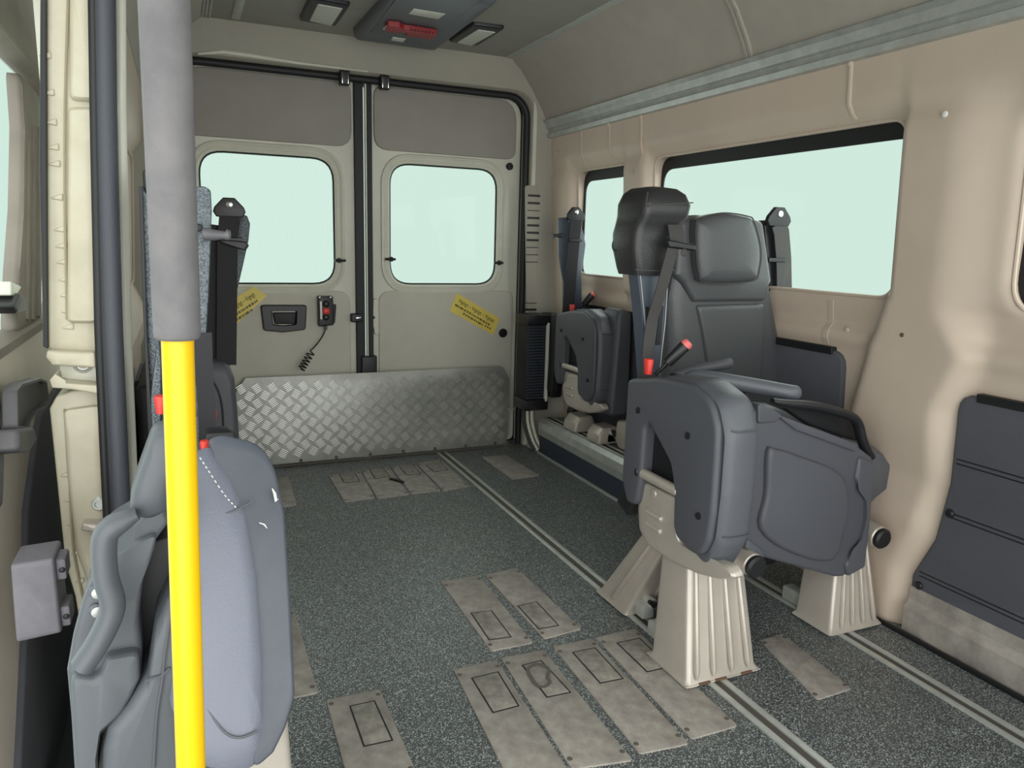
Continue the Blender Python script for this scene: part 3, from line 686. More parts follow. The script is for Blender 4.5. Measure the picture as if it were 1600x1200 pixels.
def belt_anchor(root, mp, w0, w1, ztop, zmid, zbot, m='belt', drift=0.0):
    """guide plate with a bright bolt, sleeve and hanging strap"""
    b = B(); c = (w0 + w1) / 2; h = (w1 - w0) / 2
    prism(b, rp([(w0, ztop - 0.045), (w0 + h * 0.1, ztop - 0.03), (c - h * 0.35, ztop), (c + h * 0.35, ztop), (w1 - h * 0.1, ztop - 0.03), (w1, ztop - 0.045), (w1 - h * 0.2, ztop - 0.062), (w0 + h * 0.2, ztop - 0.062)], 0.006), mp, 0, 0.014, 0.004); g = obj('belt_guide', b, M['blackp'], root)
    q = mp(c, ztop - 0.022, 0.014); n = mp(c, ztop, 1) - mp(c, ztop, 0)
    b = B(); tube(b, [q, q + n * 0.003, q + n * 0.005, q + n * 0.003], [0.010, 0.010, 0.007, 0.003], 16); obj('guide_bolt', b, M['chrome'], g)
    u = mp(1, 0, 0) - mp(0, 0, 0)
    b = B(); strap(b, [mp(c, ztop - 0.055, 0.010), mp(c + drift * 0.1, ztop - 0.08, 0.014), mp(c + drift * 0.3, zmid, 0.012), mp(c + drift, zbot, 0.004)], u, h * 1.25, 0.004); st = obj('belt_strap', b, M[m], root)
    b = B(); prism(b, rrect(c - h * 0.72, zmid - 0.012, c + h * 0.72, zmid + 0.002, 0.003), mp, 0.002, 0.02, 0.004); obj('belt_clip', b, M['blackp'], st)
    return g

def buckle(root, p0, p1, tip='red_pale', r=0.012):
    a, c = Vector(p0), Vector(p1); d = (c - a).normalized()
    b = B(); tube(b, [a, a.lerp(c, 0.4), a.lerp(c, 0.42), a.lerp(c, 0.98), c], [r * 0.35, r * 0.4, r, r * 1.15, r * 1.05], 10, sq=(1, 0.75)); k = obj('belt_buckle', b, M['blackp'], root)
    b = B(); tube(b, [c, c + d * 0.008, c + d * 0.014], [r * 1.1, r * 1.1, r * 0.8], 10, sq=(1, 0.75)); obj('buckle_button', b, M[tip], k)

def button_buckle(root, p, h=0.035, r=0.012):
    b = B(); p = Vector(p); tube(b, [p, p + Vector((0, 0, h * 0.9)), p + Vector((0, 0, h))], [r * 0.8, r * 1.05, r * 0.9], 12, sq=(1, 0.8)); obj('red_buckle', b, M['red'], root)

# ---- right, front: double seat folded up beside the aisle
R1 = thing('folding_seat', (0.45, 1.5, 0), 'front right folded charcoal double seat with black leather sleeve and tall silver legs', 'seat', 'folding double seats')
b = B(); frustum(b, (0.270, 1.335, 0.485, 1.49), (0.305, 1.415, 0.470, 1.52), 0.0065, 0.345); lg = obj('leg', b, M['silver'], R1)
for f in (0.12, 0.36, 0.62, 0.86):
    b = B(); rib(b, (lerp(0.270, 0.485, f), 1.331, 0.02), (lerp(0.305, 0.470, f), 1.411, 0.32), 0.0075); obj('pressed_rib', b, M['silver'], lg)
b = B(); box(b, 0.262, 1.327, 0.0065, 0.493, 1.50, 0.0105, 0.002); obj('foot_rim', b, M['silver'], lg)
for x in (0.32, 0.37, 0.45):
    b = B(); box(b, x - 0.02, 1.3255, 0.0065, x + 0.015, 1.345, 0.0115, 0.0012); obj('rust_spot', b, M['rust'], lg)
b = B(); frustum(b, (0.325, 1.70, 0.540, 1.86), (0.325, 1.50, 0.500, 1.60), 0.0065, 0.335); lg2 = obj('leg', b, M['silver'], R1)
b = B(); rib(b, (0.322, 1.775, 0.02), (0.322, 1.56, 0.31), 0.008); rib(b, (0.40, 1.697, 0.02), (0.385, 1.51, 0.30), 0.008); obj('pressed_rib', b, M['silver'], lg2)
b = B(); v = [(0.44, 1.694, 0.014), (0.522, 1.694, 0.014), (0.512, 1.597, 0.18), (0.475, 1.597, 0.18)]
loft(b, [[Vector(p) + Vector((0.0, -0.002, 0)) for p in v], [Vector(p) + Vector((0, 0.02, 0)) for p in v]]); obj('leg_hollow', b, M['black'], lg2)  # black slab painting the shade inside the open leg
knob(R1, (0.365, 1.61, 0.068), 0.036, 3); knob(R1, (0.335, 1.50, 0.066), 0.034, 3)
# cross tube with end plug and the rail joining both legs
b = B(); cyl(b, (0.445, 1.335, 0.295), (0.445, 1.72, 0.325), 0.030, 20, 0.003); obj('side_tube', b, M['silver'], R1)
b = B(); cyl(b, (0.445, 1.338, 0.295), (0.445, 1.318, 0.2935), 0.029, 22, 0.006); obj('tube_plug', b, M['black'], R1)
b = B(); cyl(b, (0.36, 1.58, 0.31), (0.93, 1.58, 0.31), 0.026, 16, 0.003); obj('cross_tube', b, M['black'], R1)
# wall-side leg
b = B(); frustum(b, (0.800, 1.395, 0.990, 1.53), (0.860, 1.455, 0.965, 1.56), 0.0065, 0.30); lg = obj('leg', b, M['silver'], R1)
for f in (0.2, 0.42, 0.64, 0.86):
    b = B(); rib(b, (lerp(0.80, 0.99, f), 1.391, 0.02), (lerp(0.86, 0.965, f), 1.452, 0.28), 0.006); obj('pressed_rib', b, M['silver'], lg)
b = B(); cyl(b, (0.925, 1.375, 0.285), (0.925, 1.72, 0.315), 0.031, 20, 0.003); obj('side_tube', b, M['silver'], R1)
b = B(); cyl(b, (0.925, 1.378, 0.285), (0.925, 1.358, 0.2835), 0.029, 22, 0.006); obj('tube_plug', b, M['black'], R1)
b = B(); box(b, 0.835, 1.53, 0.0065, 0.875, 1.62, 0.05, 0.006); obj('track_clamp', b, M['alu'], R1)
for q in ((0.60, 1.62, 0.20), (0.72, 1.60, 0.23)):
    b = B(); box(b, q[0] - 0.07, q[1], q[2] - 0.10, q[0] + 0.07, q[1] + 0.06, q[2] + 0.06, 0.015); obj('recliner_cover', b, M['black'], R1)
for y in (1.70,):
    b = B(); strap(b, [(0.50, 1.62, 0.22), (0.58, 1.68, 0.12), (0.70, 1.72, 0.14)], (0, 0, 1), 0.03, 0.004); obj('loose_strap', b, M['belt_dk'], R1)
tipped_seat(R1, 0, 0, 0)
# black loose underside flap between bracket and floor
b = B(); prism(b, rp([(1.63, 0.34), (1.60, 0.40), (1.655, 0.43), (1.69, 0.36)], 0.006), FX(0.265), -0.04, 0, 0.004); obj('foot_stop', b, M['blackp'], R1)
# wall-side cushion, tipped up, shell towards the front, with its grab handle
ys_ = 1.36
so = [(0.43,0.703),(0.504,0.663),(0.773,0.569),(0.845,0.525),(0.854,0.439),(0.851,0.363),(0.855,0.219),(0.787,0.197),(0.759,0.2),(0.496,0.297),(0.427,0.347),(0.414,0.526)]
b = B(); prism(b, rp(so, [0.02, 0.03, 0.03, 0.015, 0.06, 0.05, 0.02, 0.02, 0.02, 0.05, 0.03, 0.2], 5), FY(ys_), -0.07, 0.0, 0.010, 3); sh2 = obj('wall_seat_pan', b, M['seat'], R1)
sp = [(0.471,0.579),(0.5,0.582),(0.573,0.558),(0.721,0.496),(0.762,0.406),(0.756,0.338),(0.724,0.257),(0.573,0.304),(0.471,0.38),(0.477,0.469)]
b = B(); prism(b, sm2(sp), FY(ys_), -0.01, 0.016, 0.012, 3); obj('raised_boss', b, M['seat'], sh2)
sq = [(0.783,0.537),(0.839,0.515),(0.851,0.363),(0.853,0.218),(0.792,0.2),(0.777,0.239),(0.826,0.283),(0.838,0.358),(0.827,0.427),(0.778,0.475)]
b = B(); prism(b, rp(sq, [0.01, 0.01, 0.04, 0.01, 0.01, 0.02, 0.03, 0.02, 0.02, 0.02], 4), FY(ys_), -0.01, 0.011, 0.008, 3); obj('corner_boss', b, M['seat'], sh2)
st = [(0.492,0.667),(0.516,0.661),(0.773,0.571),(0.772,0.549),(0.558,0.624)]
b = B(); prism(b, rp(st, 0.006), FY(ys_), -0.01, 0.010, 0.006); obj('top_lip', b, M['seat'], sh2)
sb_ = [(0.43,0.703),(0.512,0.666),(0.494,0.649),(0.436,0.649)]
b = B(); prism(b, rp(sb_, 0.01), FY(ys_), -0.02, 0.007, 0.005); obj('corner_boss', b, M['seat'], sh2)
b = B(); prism(b, rp([(0.434,0.36),(0.487,0.322),(0.502,0.294),(0.433,0.333)], 0.008), FY(ys_), -0.02, 0.007, 0.005); obj('corner_boss', b, M['seat_soft'], sh2)
sc_ = [(0.515,0.663),(0.84,0.549),(0.934,0.534),(1.036,0.461),(1.031,0.4),(0.949,0.345),(0.887,0.231),(0.532,0.323)]
b = B(); prof(b, sm2(sc_), FY(1.43), [(0.05, -0.13), (0.02, -0.115), (0.004, -0.09), (0, -0.06), (0.004, -0.02), (0.02, 0.0)]); obj('wall_cushion', b, M['seat_soft'], R1, angle=60)
hpth = [(0.503,1.385,0.696),(0.537,1.385,0.688),(0.652,1.385,0.671),(0.758,1.385,0.643),(0.798,1.385,0.62),(0.821,1.385,0.576),(0.842,1.385,0.543),(0.862,1.385,0.52)]
b = B(); hs = smooth(hpth, 5); tube(b, hs, [0.007 + 0.0065 * min(1, i / 8) for i in range(len(hs))], 12, sq=(0.9, 1.2)); obj('grab_handle', b, M['blackp'], R1)
b = B(); prism(b, rp([(0.566,0.67),(0.733,0.649),(0.831,0.607),(0.869,0.547),(0.671,0.612)], 0.01), FY(1.44), 0, 0.02, 0.005); obj('handle_pocket', b, M['black'], R1)  # added black sheet standing in for the dark wall panel behind the handle
# aisle-side backrest seen edge on: perforated steel spine under a black leather sleeve
spn = [(0.276, 1.01), (0.372, 1.01), (0.372, 0.86), (0.366, 0.62), (0.338, 0.62), (0.318, 0.76), (0.296, 0.90)]
Y1 = 1.665
b = B(); prism(b, rp(spn, 0.008), FY(Y1), -0.012, 0, 0.002); sp_ = obj('back_spine', b, M['plate'], R1)
b = B(); strap(b, [(0.274, Y1 + 0.02, 1.0), (0.294, Y1 + 0.02, 0.90), (0.316, Y1 + 0.02, 0.76), (0.336, Y1 + 0.02, 0.63)], (0, 1, 0), 0.045, 0.004); obj('spine_flange', b, M['plate'], sp_)
b = B(); strap(b, [(0.283, Y1 - 0.002, 0.985), (0.301, Y1 - 0.002, 0.89), (0.324, Y1 - 0.002, 0.76)], (1, 0, 0), 0.0025, 0.002); strap(b, [(0.370, Y1 - 0.002, 0.985), (0.370, Y1 - 0.002, 0.86), (0.362, Y1 - 0.002, 0.72)], (1, 0, 0), 0.0025, 0.002); obj('edge_stitching', b, M['stitch'], sp_)
for q in ([(0.306, 0.905), (0.318, 0.90), (0.326, 0.80), (0.322, 0.80)], [(0.352, 0.905), (0.362, 0.905), (0.360, 0.80), (0.344, 0.80)]):
    b = B(); prism(b, rp(q, 0.003), FY(Y1), 0, 0.0025, 0); obj('spine_slot', b, M['black'], sp_)
def rbox(c, hx, hy, r, z): return [Vector((x, y, z)) for x, y in rrect(c[0] - hx, c[1] - hy, c[0] + hx, c[1] + hy, r, 4)]
b = B()
lv_ = [((0.318, 1.700), 0.055, 0.050, 0.02, 0.985), ((0.318, 1.700), 0.059, 0.056, 0.022, 1.00), ((0.312, 1.702), 0.066, 0.060, 0.025, 1.05), ((0.312, 1.702), 0.067, 0.062, 0.025, 1.09),
       ((0.318, 1.700), 0.066, 0.064, 0.025, 1.115), ((0.328, 1.692), 0.072, 0.070, 0.022, 1.135), ((0.330, 1.690), 0.074, 0.071, 0.022, 1.165), ((0.330, 1.692), 0.066, 0.064, 0.03, 1.192), ((0.330, 1.695), 0.05, 0.05, 0.03, 1.206), ((0.330, 1.695), 0.02, 0.02, 0.012, 1.211)]
loft(b, [rbox(*l) for l in lv_]); slv = obj('leather_sleeve', b, M['leather'], R1, angle=60)
cor = [(l[0][0] - l[1] + l[3] * 0.25, l[0][1] - l[2] + l[3] * 0.25 - 0.001, l[4]) for l in lv_[:8]]
b = B(); strap(b, smooth(cor, 3), (1, 0, 0), 0.004, 0.005); strap(b, [(0.265, 1.618, 1.158), (0.33, 1.616, 1.166), (0.40, 1.618, 1.172)], (0, 0, 1), 0.003, 0.003); strap(b, [(0.255, 1.646, 1.0), (0.32, 1.642, 0.998), (0.376, 1.646, 1.0)], (0, 0, 1), 0.003, 0.003); obj('sleeve_stitching', b, M['belt'], slv)
b = B(); prof(b, circ(1.735, 1.06, 0.017, 18), FX(0.246), [(0, -0.006), (0, -0.0005), (0.006, 0.0), (0.008, -0.004)]); obj('sleeve_eyelet', b, M['black'], slv)
b = B(); strap(b, [(0.352, 1.622, 1.115), (0.352, 1.612, 1.09), (0.352, 1.606, 1.068)], (1, 0, 0.1), 0.044, 0.003); strap(b, smooth([(0.338, 1.604, 1.06), (0.325, 1.625, 0.95), (0.315, 1.648, 0.85), (0.308, 1.645, 0.72), (0.30, 1.65, 0.62)], 5), (1, 0, 0), 0.034, 0.003); obj('belt_strap', b, M['belt'], R1)
b = B(); prism(b, rp([(0.312, 1.078), (0.40, 1.066), (0.405, 1.050), (0.318, 1.058)], 0.008), FY(1.612), 0, 0.02, 0.006); lp_ = obj('belt_guide', b, M['blackp'], R1)
b = B(); screw(b, (0.366, 1.596, 1.046), (0, -1, 0), 0.010, 0.004); obj('guide_bolt', b, M['belt'], lp_)
b = B(); strap(b, smooth([(0.375, 1.66, 1.08), (0.392, 1.70, 0.98), (0.405, 1.74, 0.86), (0.42, 1.76, 0.74)], 4), (1, -0.4, 0), 0.03, 0.004); obj('belt_strap', b, M['belt_dk'], R1)
button_buckle(R1, (0.283, 1.60, 0.735), 0.04, 0.014); buckle(R1, (0.315, 1.615, 0.728), [(0.371,1.57,0.811)][0], 'red_pale', 0.0135)
# armrests
def armrest(root, pts, r, m='seat_soft', sq=(1.1, 1.0)):
    P = smooth(pts, 6); n = len(P)
    b = B(); tube(b, P, [r * (0.45 if i in (0, n - 1) else 0.85 if i in (1, n - 2) else 1) for i in range(n)], 14, sq=sq); return obj('armrest', b, M[m], root, angle=60)
armrest(R1, [(0.359,1.55,0.735)][0:1] + [(0.425,1.5,0.731)][0:1] + [(0.515,1.46,0.717)][0:1] + [(0.588,1.42,0.705),(0.615,1.42,0.701)], 0.0185)
b = B(); prism(b, rp([(0.32, 0.70), (0.56, 0.655), (0.56, 0.70), (0.32, 0.745)], 0.01), FY(1.56), 0, 0.02, 0.005); obj('armrest_link', b, M['black'], R1)
armrest(R1, [(0.426,1.72,0.695)][0:1] + [(0.508,1.7,0.72)][0:1] + [(0.587,1.68,0.735),(0.62,1.68,0.739)], 0.0145, 'seat')
# wall-side backrest, upright, with headrest
YB = 1.90
bo = [(0.554,1.146),(0.637,1.157),(0.85,1.153),(0.882,1.143),(0.937,0.958),(0.994,0.79),(1.059,0.601),(1.097,0.478),(0.595,0.515),(0.565,0.721),(0.545,0.908),(0.547,0.966)]
b = B(); prof(b, rp(bo, [0.02, 0.05, 0.05, 0.02, 0.1, 0.1, 0.1, 0.03, 0.03, 0.1, 0.05, 0.05], 4), FY(YB), [(0.01, -0.10), (0, -0.085), (0, -0.02), (0.006, -0.006), (0.025, 0.004), (0.06, 0.010)]); bkr = obj('backrest', b, M['back'], R1, angle=60)
yo = [(0.547,0.976),(0.548,1.137),(0.625,1.153),(0.846,1.149),(0.868,1.142),(0.922,0.963),(0.918,0.951),(0.903,0.897),(0.624,0.895),(0.579,0.952)]
b = B(); prism(b, rp(yo, [0.01, 0.02, 0.03, 0.03, 0.02, 0.01, 0.01, 0.012, 0.012, 0.02], 4), FY(YB), 0, 0.026, 0.016, 4); obj('back_yoke', b, M['back'], bkr)
hr = sm2([(0.595,1.036),(0.585,1.124),(0.602,1.145),(0.68,1.163),(0.772,1.157),(0.801,1.141),(0.837,1.059),(0.837,0.991),(0.818,0.963),(0.712,0.955),(0.628,0.959),(0.61,0.979)])
b = B(); prof(b, hr, FY(1.84), [(0.012, -0.055), (0.0, -0.045), (0, -0.012), (0.006, -0.002), (0.02, 0.006), (0.05, 0.010)]); hr_ = obj('headrest', b, M['back'], R1, angle=60)
b = B(); tube(b, [FY(1.84)(a, c, -0.004) for a, c in hr], 0.0022, 6, True); obj('headrest_piping', b, M['belt'], hr_)
ce = [(0.637,0.886),(0.91,0.888),(0.918,0.75),(0.924,0.621),(0.933,0.49),(0.747,0.504),(0.707,0.653),(0.667,0.798)]
b = B(); prism(b, rp(ce, [0.01, 0.01, 0.1, 0.1, 0.02, 0.02, 0.1, 0.1], 4), FY(YB), -0.005, 0.020, 0.014, 4); obj('back_centre', b, M['back'], bkr)
# belt pillar beside it
FB = FY(1.95)
hb = [(0.943,1.137),(0.957,1.154),(1.016,1.156),(1.032,1.14),(1.036,1.036),(1.03,0.998),(1.068,0.87),(1.112,0.58),(1.063,0.583),(1.004,0.892),(0.97,0.997)]
b = B(); prism(b, rp(hb, 0.008), FB, -0.05, -0.006, 0.008); obj('belt_housing', b, M['blackp'], R1)
ga = [(0.937,1.121),(1.037,1.124),(0.979,1.196),(0.998,1.031),(1.086,0.581)]
belt_anchor(R1, FB, ga[0][0], ga[1][0], ga[2][1], ga[3][1], ga[4][1], 'belt', ga[4][0] - ga[2][0])

# ---- right, rear: second double seat, on the wheel-arch platform
R2 = thing('folding_seat', (0.95, 3.0, 0.16), 'rear right folded charcoal double seat standing on the raised slate platform', 'seat', 'folding double seats')
tipped_seat(R2, 0.55, 1.50, 0.02)
for y0, y1, nm in ((2.98, 3.10, 'foot'), (2.76, 2.87, 'foot')):
    b = B(); prism(b, rp([(0.835, 0.1905), (0.84, 0.235), (0.865, 0.265), (0.93, 0.27), (0.97, 0.1905)], 0.012), lambda a, c, d: Vector((a, d, c)), y0, y1, 0.012, 3, 0.012); obj('leg', b, M['silver'], R2)
b = B(); prism(b, rp([(2.55, 0.1905), (2.70, 0.1905), (2.74, 0.23), (2.72, 0.31), (2.60, 0.335), (2.55, 0.30)], 0.02), FX(0.90), -0.12, 0, 0.01); obj('leg', b, M['silver'], R2)
b = B(); cyl(b, (0.90, 2.60, 0.31), (0.90, 2.56, 0.308), 0.034, 20, 0.006); obj('tube_plug', b, M['black'], R2)
knob(R2, (0.905, 2.735, 0.246), 0.026, 3)
b = B(); cyl(b, (0.91, 3.15, 0.26), (0.91, 3.10, 0.26), 0.03, 16, 0.005); obj('tube_plug', b, M['black'], R2)
b = B(); prism(b, rp([(0.86, 0.32), (0.97, 0.32), (0.96, 0.78), (0.88, 0.80)], 0.04), FY(2.72), -0.12, 0, 0.03); obj('wall_seat_pan', b, M['seat'], R2)
b = B(); prism(b, rp([(0.83, 0.34), (0.87, 0.34), (0.88, 0.72), (0.84, 0.73)], 0.01), FY(3.22), -0.05, 0, 0.008); obj('seat_side', b, M['black'], R2)
sp2 = [(0.798,1.176),(0.845,1.181),(0.852,1.163),(0.916,1.169),(0.946,0.704),(0.848,0.644),(0.838,0.886),(0.809,1.005)]
b = B(); prism(b, rp(sp2, 0.006), FY(3.15), -0.012, 0, 0.003); spi = obj('back_spine', b, M['plate'], R2)
b = B(); prism(b, rp([(0.897,1.168),(0.914,1.168),(0.937,1.125),(0.957,1.061),(0.946,0.947),(0.937,0.917),(0.94,0.643),(0.926,0.643)], 0.006), FY(3.165), -0.04, 0, 0.005); obj('spine_flange', b, M['plate'], spi)
g2 = [(0.826,1.136),(0.92,1.139),(0.869,1.227),(0.862,1.082),(0.848,0.713)]
belt_anchor(R2, FY(3.13), g2[0][0], g2[1][0], g2[2][1], g2[3][1], g2[4][1], 'belt_dk', g2[4][0] - g2[2][0])
b = B(); pg = [(0.759,3.13,1.094),(0.778,3.13,1.097),(0.798,3.13,1.095),(0.818,3.13,1.101)]; tube(b, pg, [0.010, 0.006, 0.010, 0.006], 10); obj('belt_peg', b, M['black'], R2)
q = Vector([(0.851,3.08,0.748)][0]); button_buckle(R2, q, 0.035, 0.014)
qa = [(0.87,3.06,0.75),(0.941,3.06,0.827)]; buckle(R2, qa[0], qa[1], 'red_pale', 0.0155)

# ---- left, front: seat folded up next to the yellow pole
L1 = thing('folding_seat', (-0.80, 1.15, 0), 'pale blue-grey folded double seat in the left foreground behind the yellow pole', 'seat', 'folding double seats')
LA = 0.95
FLN = FR((0, 0.95, 0.40), (1, 0, 0), (0, 0.22, 0.40))
cf = [(-0.835,0.396),(-0.807,0.405),(-0.779,0.414),(-0.752,0.365),(-0.734,0.31),(-0.725,0.21),(-0.726,0.088),(-0.732,0.007),(-0.745,-0.037),(-0.783,-0.041),(-0.828,-0.015),(-0.853,0.065)]
b = B(); prof(b, rp(cf, [0.03, 0.03, 0.02, 0.1, 0.1, 0.1, 0.1, 0.04, 0.03, 0.05, 0.05, 0.05], 5), FLN, [(0.02, -0.13), (0.006, -0.12), (0, -0.10), (0, -0.03), (0.005, -0.012), (0.018, 0.0), (0.04, 0.006)]); c1 = obj('seat_cushion', b, M['fabric'], L1, angle=60)
b = B(); tube(b, smooth([(-0.802,1.097,0.674),(-0.768,1.094,0.668),(-0.745,1.097,0.674),(-0.731,1.1,0.679)], 5), 0.0016, 6); obj('cushion_seam', b, M['shell'], c1)
sm = smooth([(-0.798,1.135,0.742),(-0.784,1.121,0.718),(-0.768,1.107,0.691),(-0.752,1.096,0.671)], 8); b = B()
for p0, p1 in zip(sm[0::2], sm[1::2]): tube(b, [p0, p1], 0.0009, 5)
obj('stitching', b, M['white'], c1)
cs = [(-0.787,0.419),(-0.767,0.425),(-0.711,0.406),(-0.694,0.365),(-0.686,0.297),(-0.689,0.151),(-0.694,0.04),(-0.71,0.003),(-0.728,-0.024),(-0.755,-0.04),(-0.754,0.012),(-0.748,0.092),(-0.747,0.213),(-0.756,0.305),(-0.77,0.363)]
b = B(); prism(b, rp(cs, [0.01, 0.02, 0.03, 0.06, 0.1, 0.1, 0.04, 0.05, 0.05, 0.01, 0.03, 0.1, 0.1, 0.1, 0.1, 0.03], 5), FLN, -0.16, -0.008, 0.006, 4, 0.01); sh1 = obj('seat_pan', b, M['scuffed'], L1)
b = B(); tube(b, smooth([(-0.816,0.98,0.461),(-0.802,0.967,0.436),(-0.786,0.954,0.414),(-0.768,0.95,0.406),(-0.745,0.951,0.409)], 5), 0.0016, 6); obj('cushion_seam', b, M['shell'], c1)
b = B(); tube(b, [(-0.702,1.108,0.693),(-0.699,1.104,0.686),(-0.698,1.099,0.676),(-0.695,1.1,0.679)], [0.0008, 0.0022, 0.0022, 0.001], 6); obj('scuff', b, M['white'], sh1)
b = B(); tube(b, [(-0.724,1.085,0.651),(-0.717,1.083,0.648),(-0.714,1.08,0.643)], [0.0006, 0.0012, 0.0006], 6); obj('scuff', b, M['white'], sh1)
# wall-side shell with grab handle
FL1 = FY(1.04)
so = [(-0.886,0.655),(-0.856,0.668),(-0.861,0.645),(-0.877,0.604),(-0.885,0.55),(-0.883,0.511),(-0.887,0.461),(-0.899,0.439),(-0.915,0.412),(-0.94,0.392),(-0.95,0.338),(-0.952,0.29),(-0.976,0.297),(-0.973,0.426),(-0.973,0.494),(-0.962,0.544),(-0.948,0.59),(-0.929,0.631)]
b = B(); prism(b, rp(so, [0.02, 0.01, 0.02, 0.06, 0.06, 0.02, 0.01, 0.03, 0.05, 0.02, 0.02, 0.0, 0.0, 0.05, 0.01, 0.05, 0.05, 0.03], 5), FL1, -0.22, 0.0, 0.010, 3); lsh = obj('wall_seat_pan', b, M['shell'], L1)
so2 = [(-0.966,0.5),(-0.935,0.486),(-0.925,0.515),(-0.886,0.515),(-0.887,0.475),(-0.899,0.451),(-0.913,0.427),(-0.939,0.407),(-0.949,0.353),(-0.951,0.305),(-0.971,0.311),(-0.968,0.438)]
b = B(); prism(b, rp(so2, [0.01, 0.01, 0.01, 0.01, 0.01, 0.03, 0.05, 0.02, 0.02, 0, 0, 0.05], 4), FL1, -0.02, 0.02, 0.008, 3); obj('pan_boss', b, M['shell'], lsh)
lc = [(-0.839,0.595),(-0.85,0.581),(-0.865,0.549),(-0.878,0.482),(-0.905,0.442),(-0.929,0.415),(-0.937,0.385),(-0.945,0.311),(-0.841,0.278),(-0.829,0.601)]
b = B(); prism(b, rp(lc, [0.01, 0.04, 0.06, 0.03, 0.05, 0.02, 0.02, 0, 0, 0], 5), FY(1.01), -0.22, 0.0, 0.02, 4); lcu = obj('wall_cushion', b, M['shell'], L1)
b = B(); sm = smooth([(-0.843,1.008,0.577),(-0.854,1.008,0.515),(-0.86,1.008,0.474),(-0.869,1.008,0.425),(-0.877,1.008,0.35)], 4); tube(b, sm, 0.0018, 6); obj('cushion_seam', b, M['seat'], lcu)
b = B(); sm = smooth([(-0.88,1.008,0.48),(-0.869,1.008,0.482),(-0.86,1.008,0.483),(-0.85,1.008,0.492)], 4); tube(b, sm, 0.002, 6); obj('cushion_seam', b, M['seat'], lcu)
b = B(); prism(b, rp([(-0.88,0.632),(-0.814,0.649),(-0.825,0.413),(-0.923,0.38),(-0.898,0.526)], 0.01), FY(1.10), -0.1, 0.0, 0.004); obj('gap_liner', b, M['black'], L1)  # black sheet painting the shade in the gap between shell and cushion
hp1 = [(-0.874,0.99,0.717),(-0.887,0.99,0.712),(-0.906,0.99,0.701),(-0.913,0.99,0.683),(-0.914,0.99,0.642),(-0.909,0.99,0.61),(-0.912,0.99,0.588),(-0.928,0.99,0.555),(-0.947,0.99,0.527)]
b = B(); hs = smooth(hp1, 6); tube(b, hs, [0.009 + 0.0095 * min(1, i / 10) for i in range(len(hs))], 14, sq=(0.8, 1.05)); obj('grab_handle', b, M['shell'], L1, angle=60)
for p in [(-0.931,0.602),(-0.933,0.576)]:
    b = B(); prof(b, circ(*p, 0.009, 16), FL1, [(0, 0.0), (0, 0.004), (0.003, 0.006)]); hb_ = obj('handle_bolt', b, M['shell'], lsh)
    b = B(); prof(b, circ(p[0] + 0.002, p[1] - 0.002, 0.0075, 14), FL1, [(0, 0.004), (0, 0.0065), (0.0015, 0.0072)]); obj('bolt_head', b, M['alu_dull'], hb_)
ar = [(-0.853,0.817),(-0.834,0.822),(-0.827,0.815),(-0.823,0.778),(-0.839,0.721),(-0.846,0.708),(-0.862,0.702),(-0.877,0.707),(-0.884,0.718),(-0.881,0.742),(-0.871,0.77)]
b = B(); prof(b, rp(ar, [0.02, 0.02, 0.02, 0.02, 0.02, 0.02, 0.02, 0.02, 0.02, 0.03, 0.05], 5), FY(1.0), [(0.004, -0.06), (0, -0.05), (0, -0.01), (0.006, 0.004), (0.018, 0.012)]); obj('armrest', b, M['shell'], L1, angle=60)
b = B(); prism(b, rp([(-0.884,0.681),(-0.85,0.703),(-0.842,0.675),(-0.86,0.651),(-0.886,0.646)], 0.01), FY(1.06), -0.04, 0.0, 0.006); obj('armrest_hinge', b, M['shell'], L1)
# pedestal under it
b = B(); frustum(b, (-0.80, 1.00, -0.685, 1.25), (-0.78, 1.03, -0.70, 1.2), 0.0, 0.40); obj('leg', b, M['silver'], L1)
b = B(); frustum(b, (-0.93, 1.05, -0.86, 1.25), (-0.93, 1.07, -0.88, 1.2), 0.0, 0.42); obj('leg', b, M['silver'], L1)
b = B(); cyl(b, (-0.93, 1.15, 0.38), (-0.70, 1.15, 0.38), 0.026, 14, 0.003); obj('cross_tube', b, M['silver'], L1)
# upright steel back of hammered paint, edge towards the aisle
bp_ = [(-0.869,1.138),(-0.863,1.141),(-0.858,1.124),(-0.763,1.146),(-0.752,1.138),(-0.752,1.102),(-0.764,0.951),(-0.776,0.831),(-0.77,0.708),(-0.767,0.631),(-0.873,0.641),(-0.874,0.739),(-0.874,0.882),(-0.872,1.019)]
b = B(); prism(b, rp(bp_, [0.01, 0.01, 0.01, 0.02, 0.01, 0.02, 0.05, 0.05, 0.02, 0.0, 0.0, 0.02, 0.05, 0.05], 4), FY(1.5), -0.012, 0.0, 0.003); lb_ = obj('back_spine', b, M['speck'], L1)
b = B(); prism(b, rp([(-0.869,1.138),(-0.863,1.139),(-0.87,0.882),(-0.873,0.641),(-0.881,0.642),(-0.876,0.882)], 0.002), FY(1.5), -0.03, 0.012, 0.004); obj('spine_flange', b, M['black'], lb_)
b = B(); prism(b, rp([(-0.877,0.74),(-0.853,0.881),(-0.85,0.834),(-0.862,0.64),(-0.877,0.642)], 0.004), FY(1.5), 0, 0.01, 0.004); obj('spine_fold', b, M['speck'], lb_)
b = B(); prism(b, rp([(-0.863,1.166),(-0.856,1.173),(-0.844,1.17),(-0.847,1.121),(-0.863,1.124)], 0.006), FY(1.52), -0.03, 0, 0.006); obj('spine_cap', b, M['black'], L1)
q = Vector([(-0.776,1.49,1.071)][0]); b = B(); cyl(b, q, q + Vector((0, -0.004, 0)), 0.007, 14); obj('spine_bolt', b, M['black'], lb_)
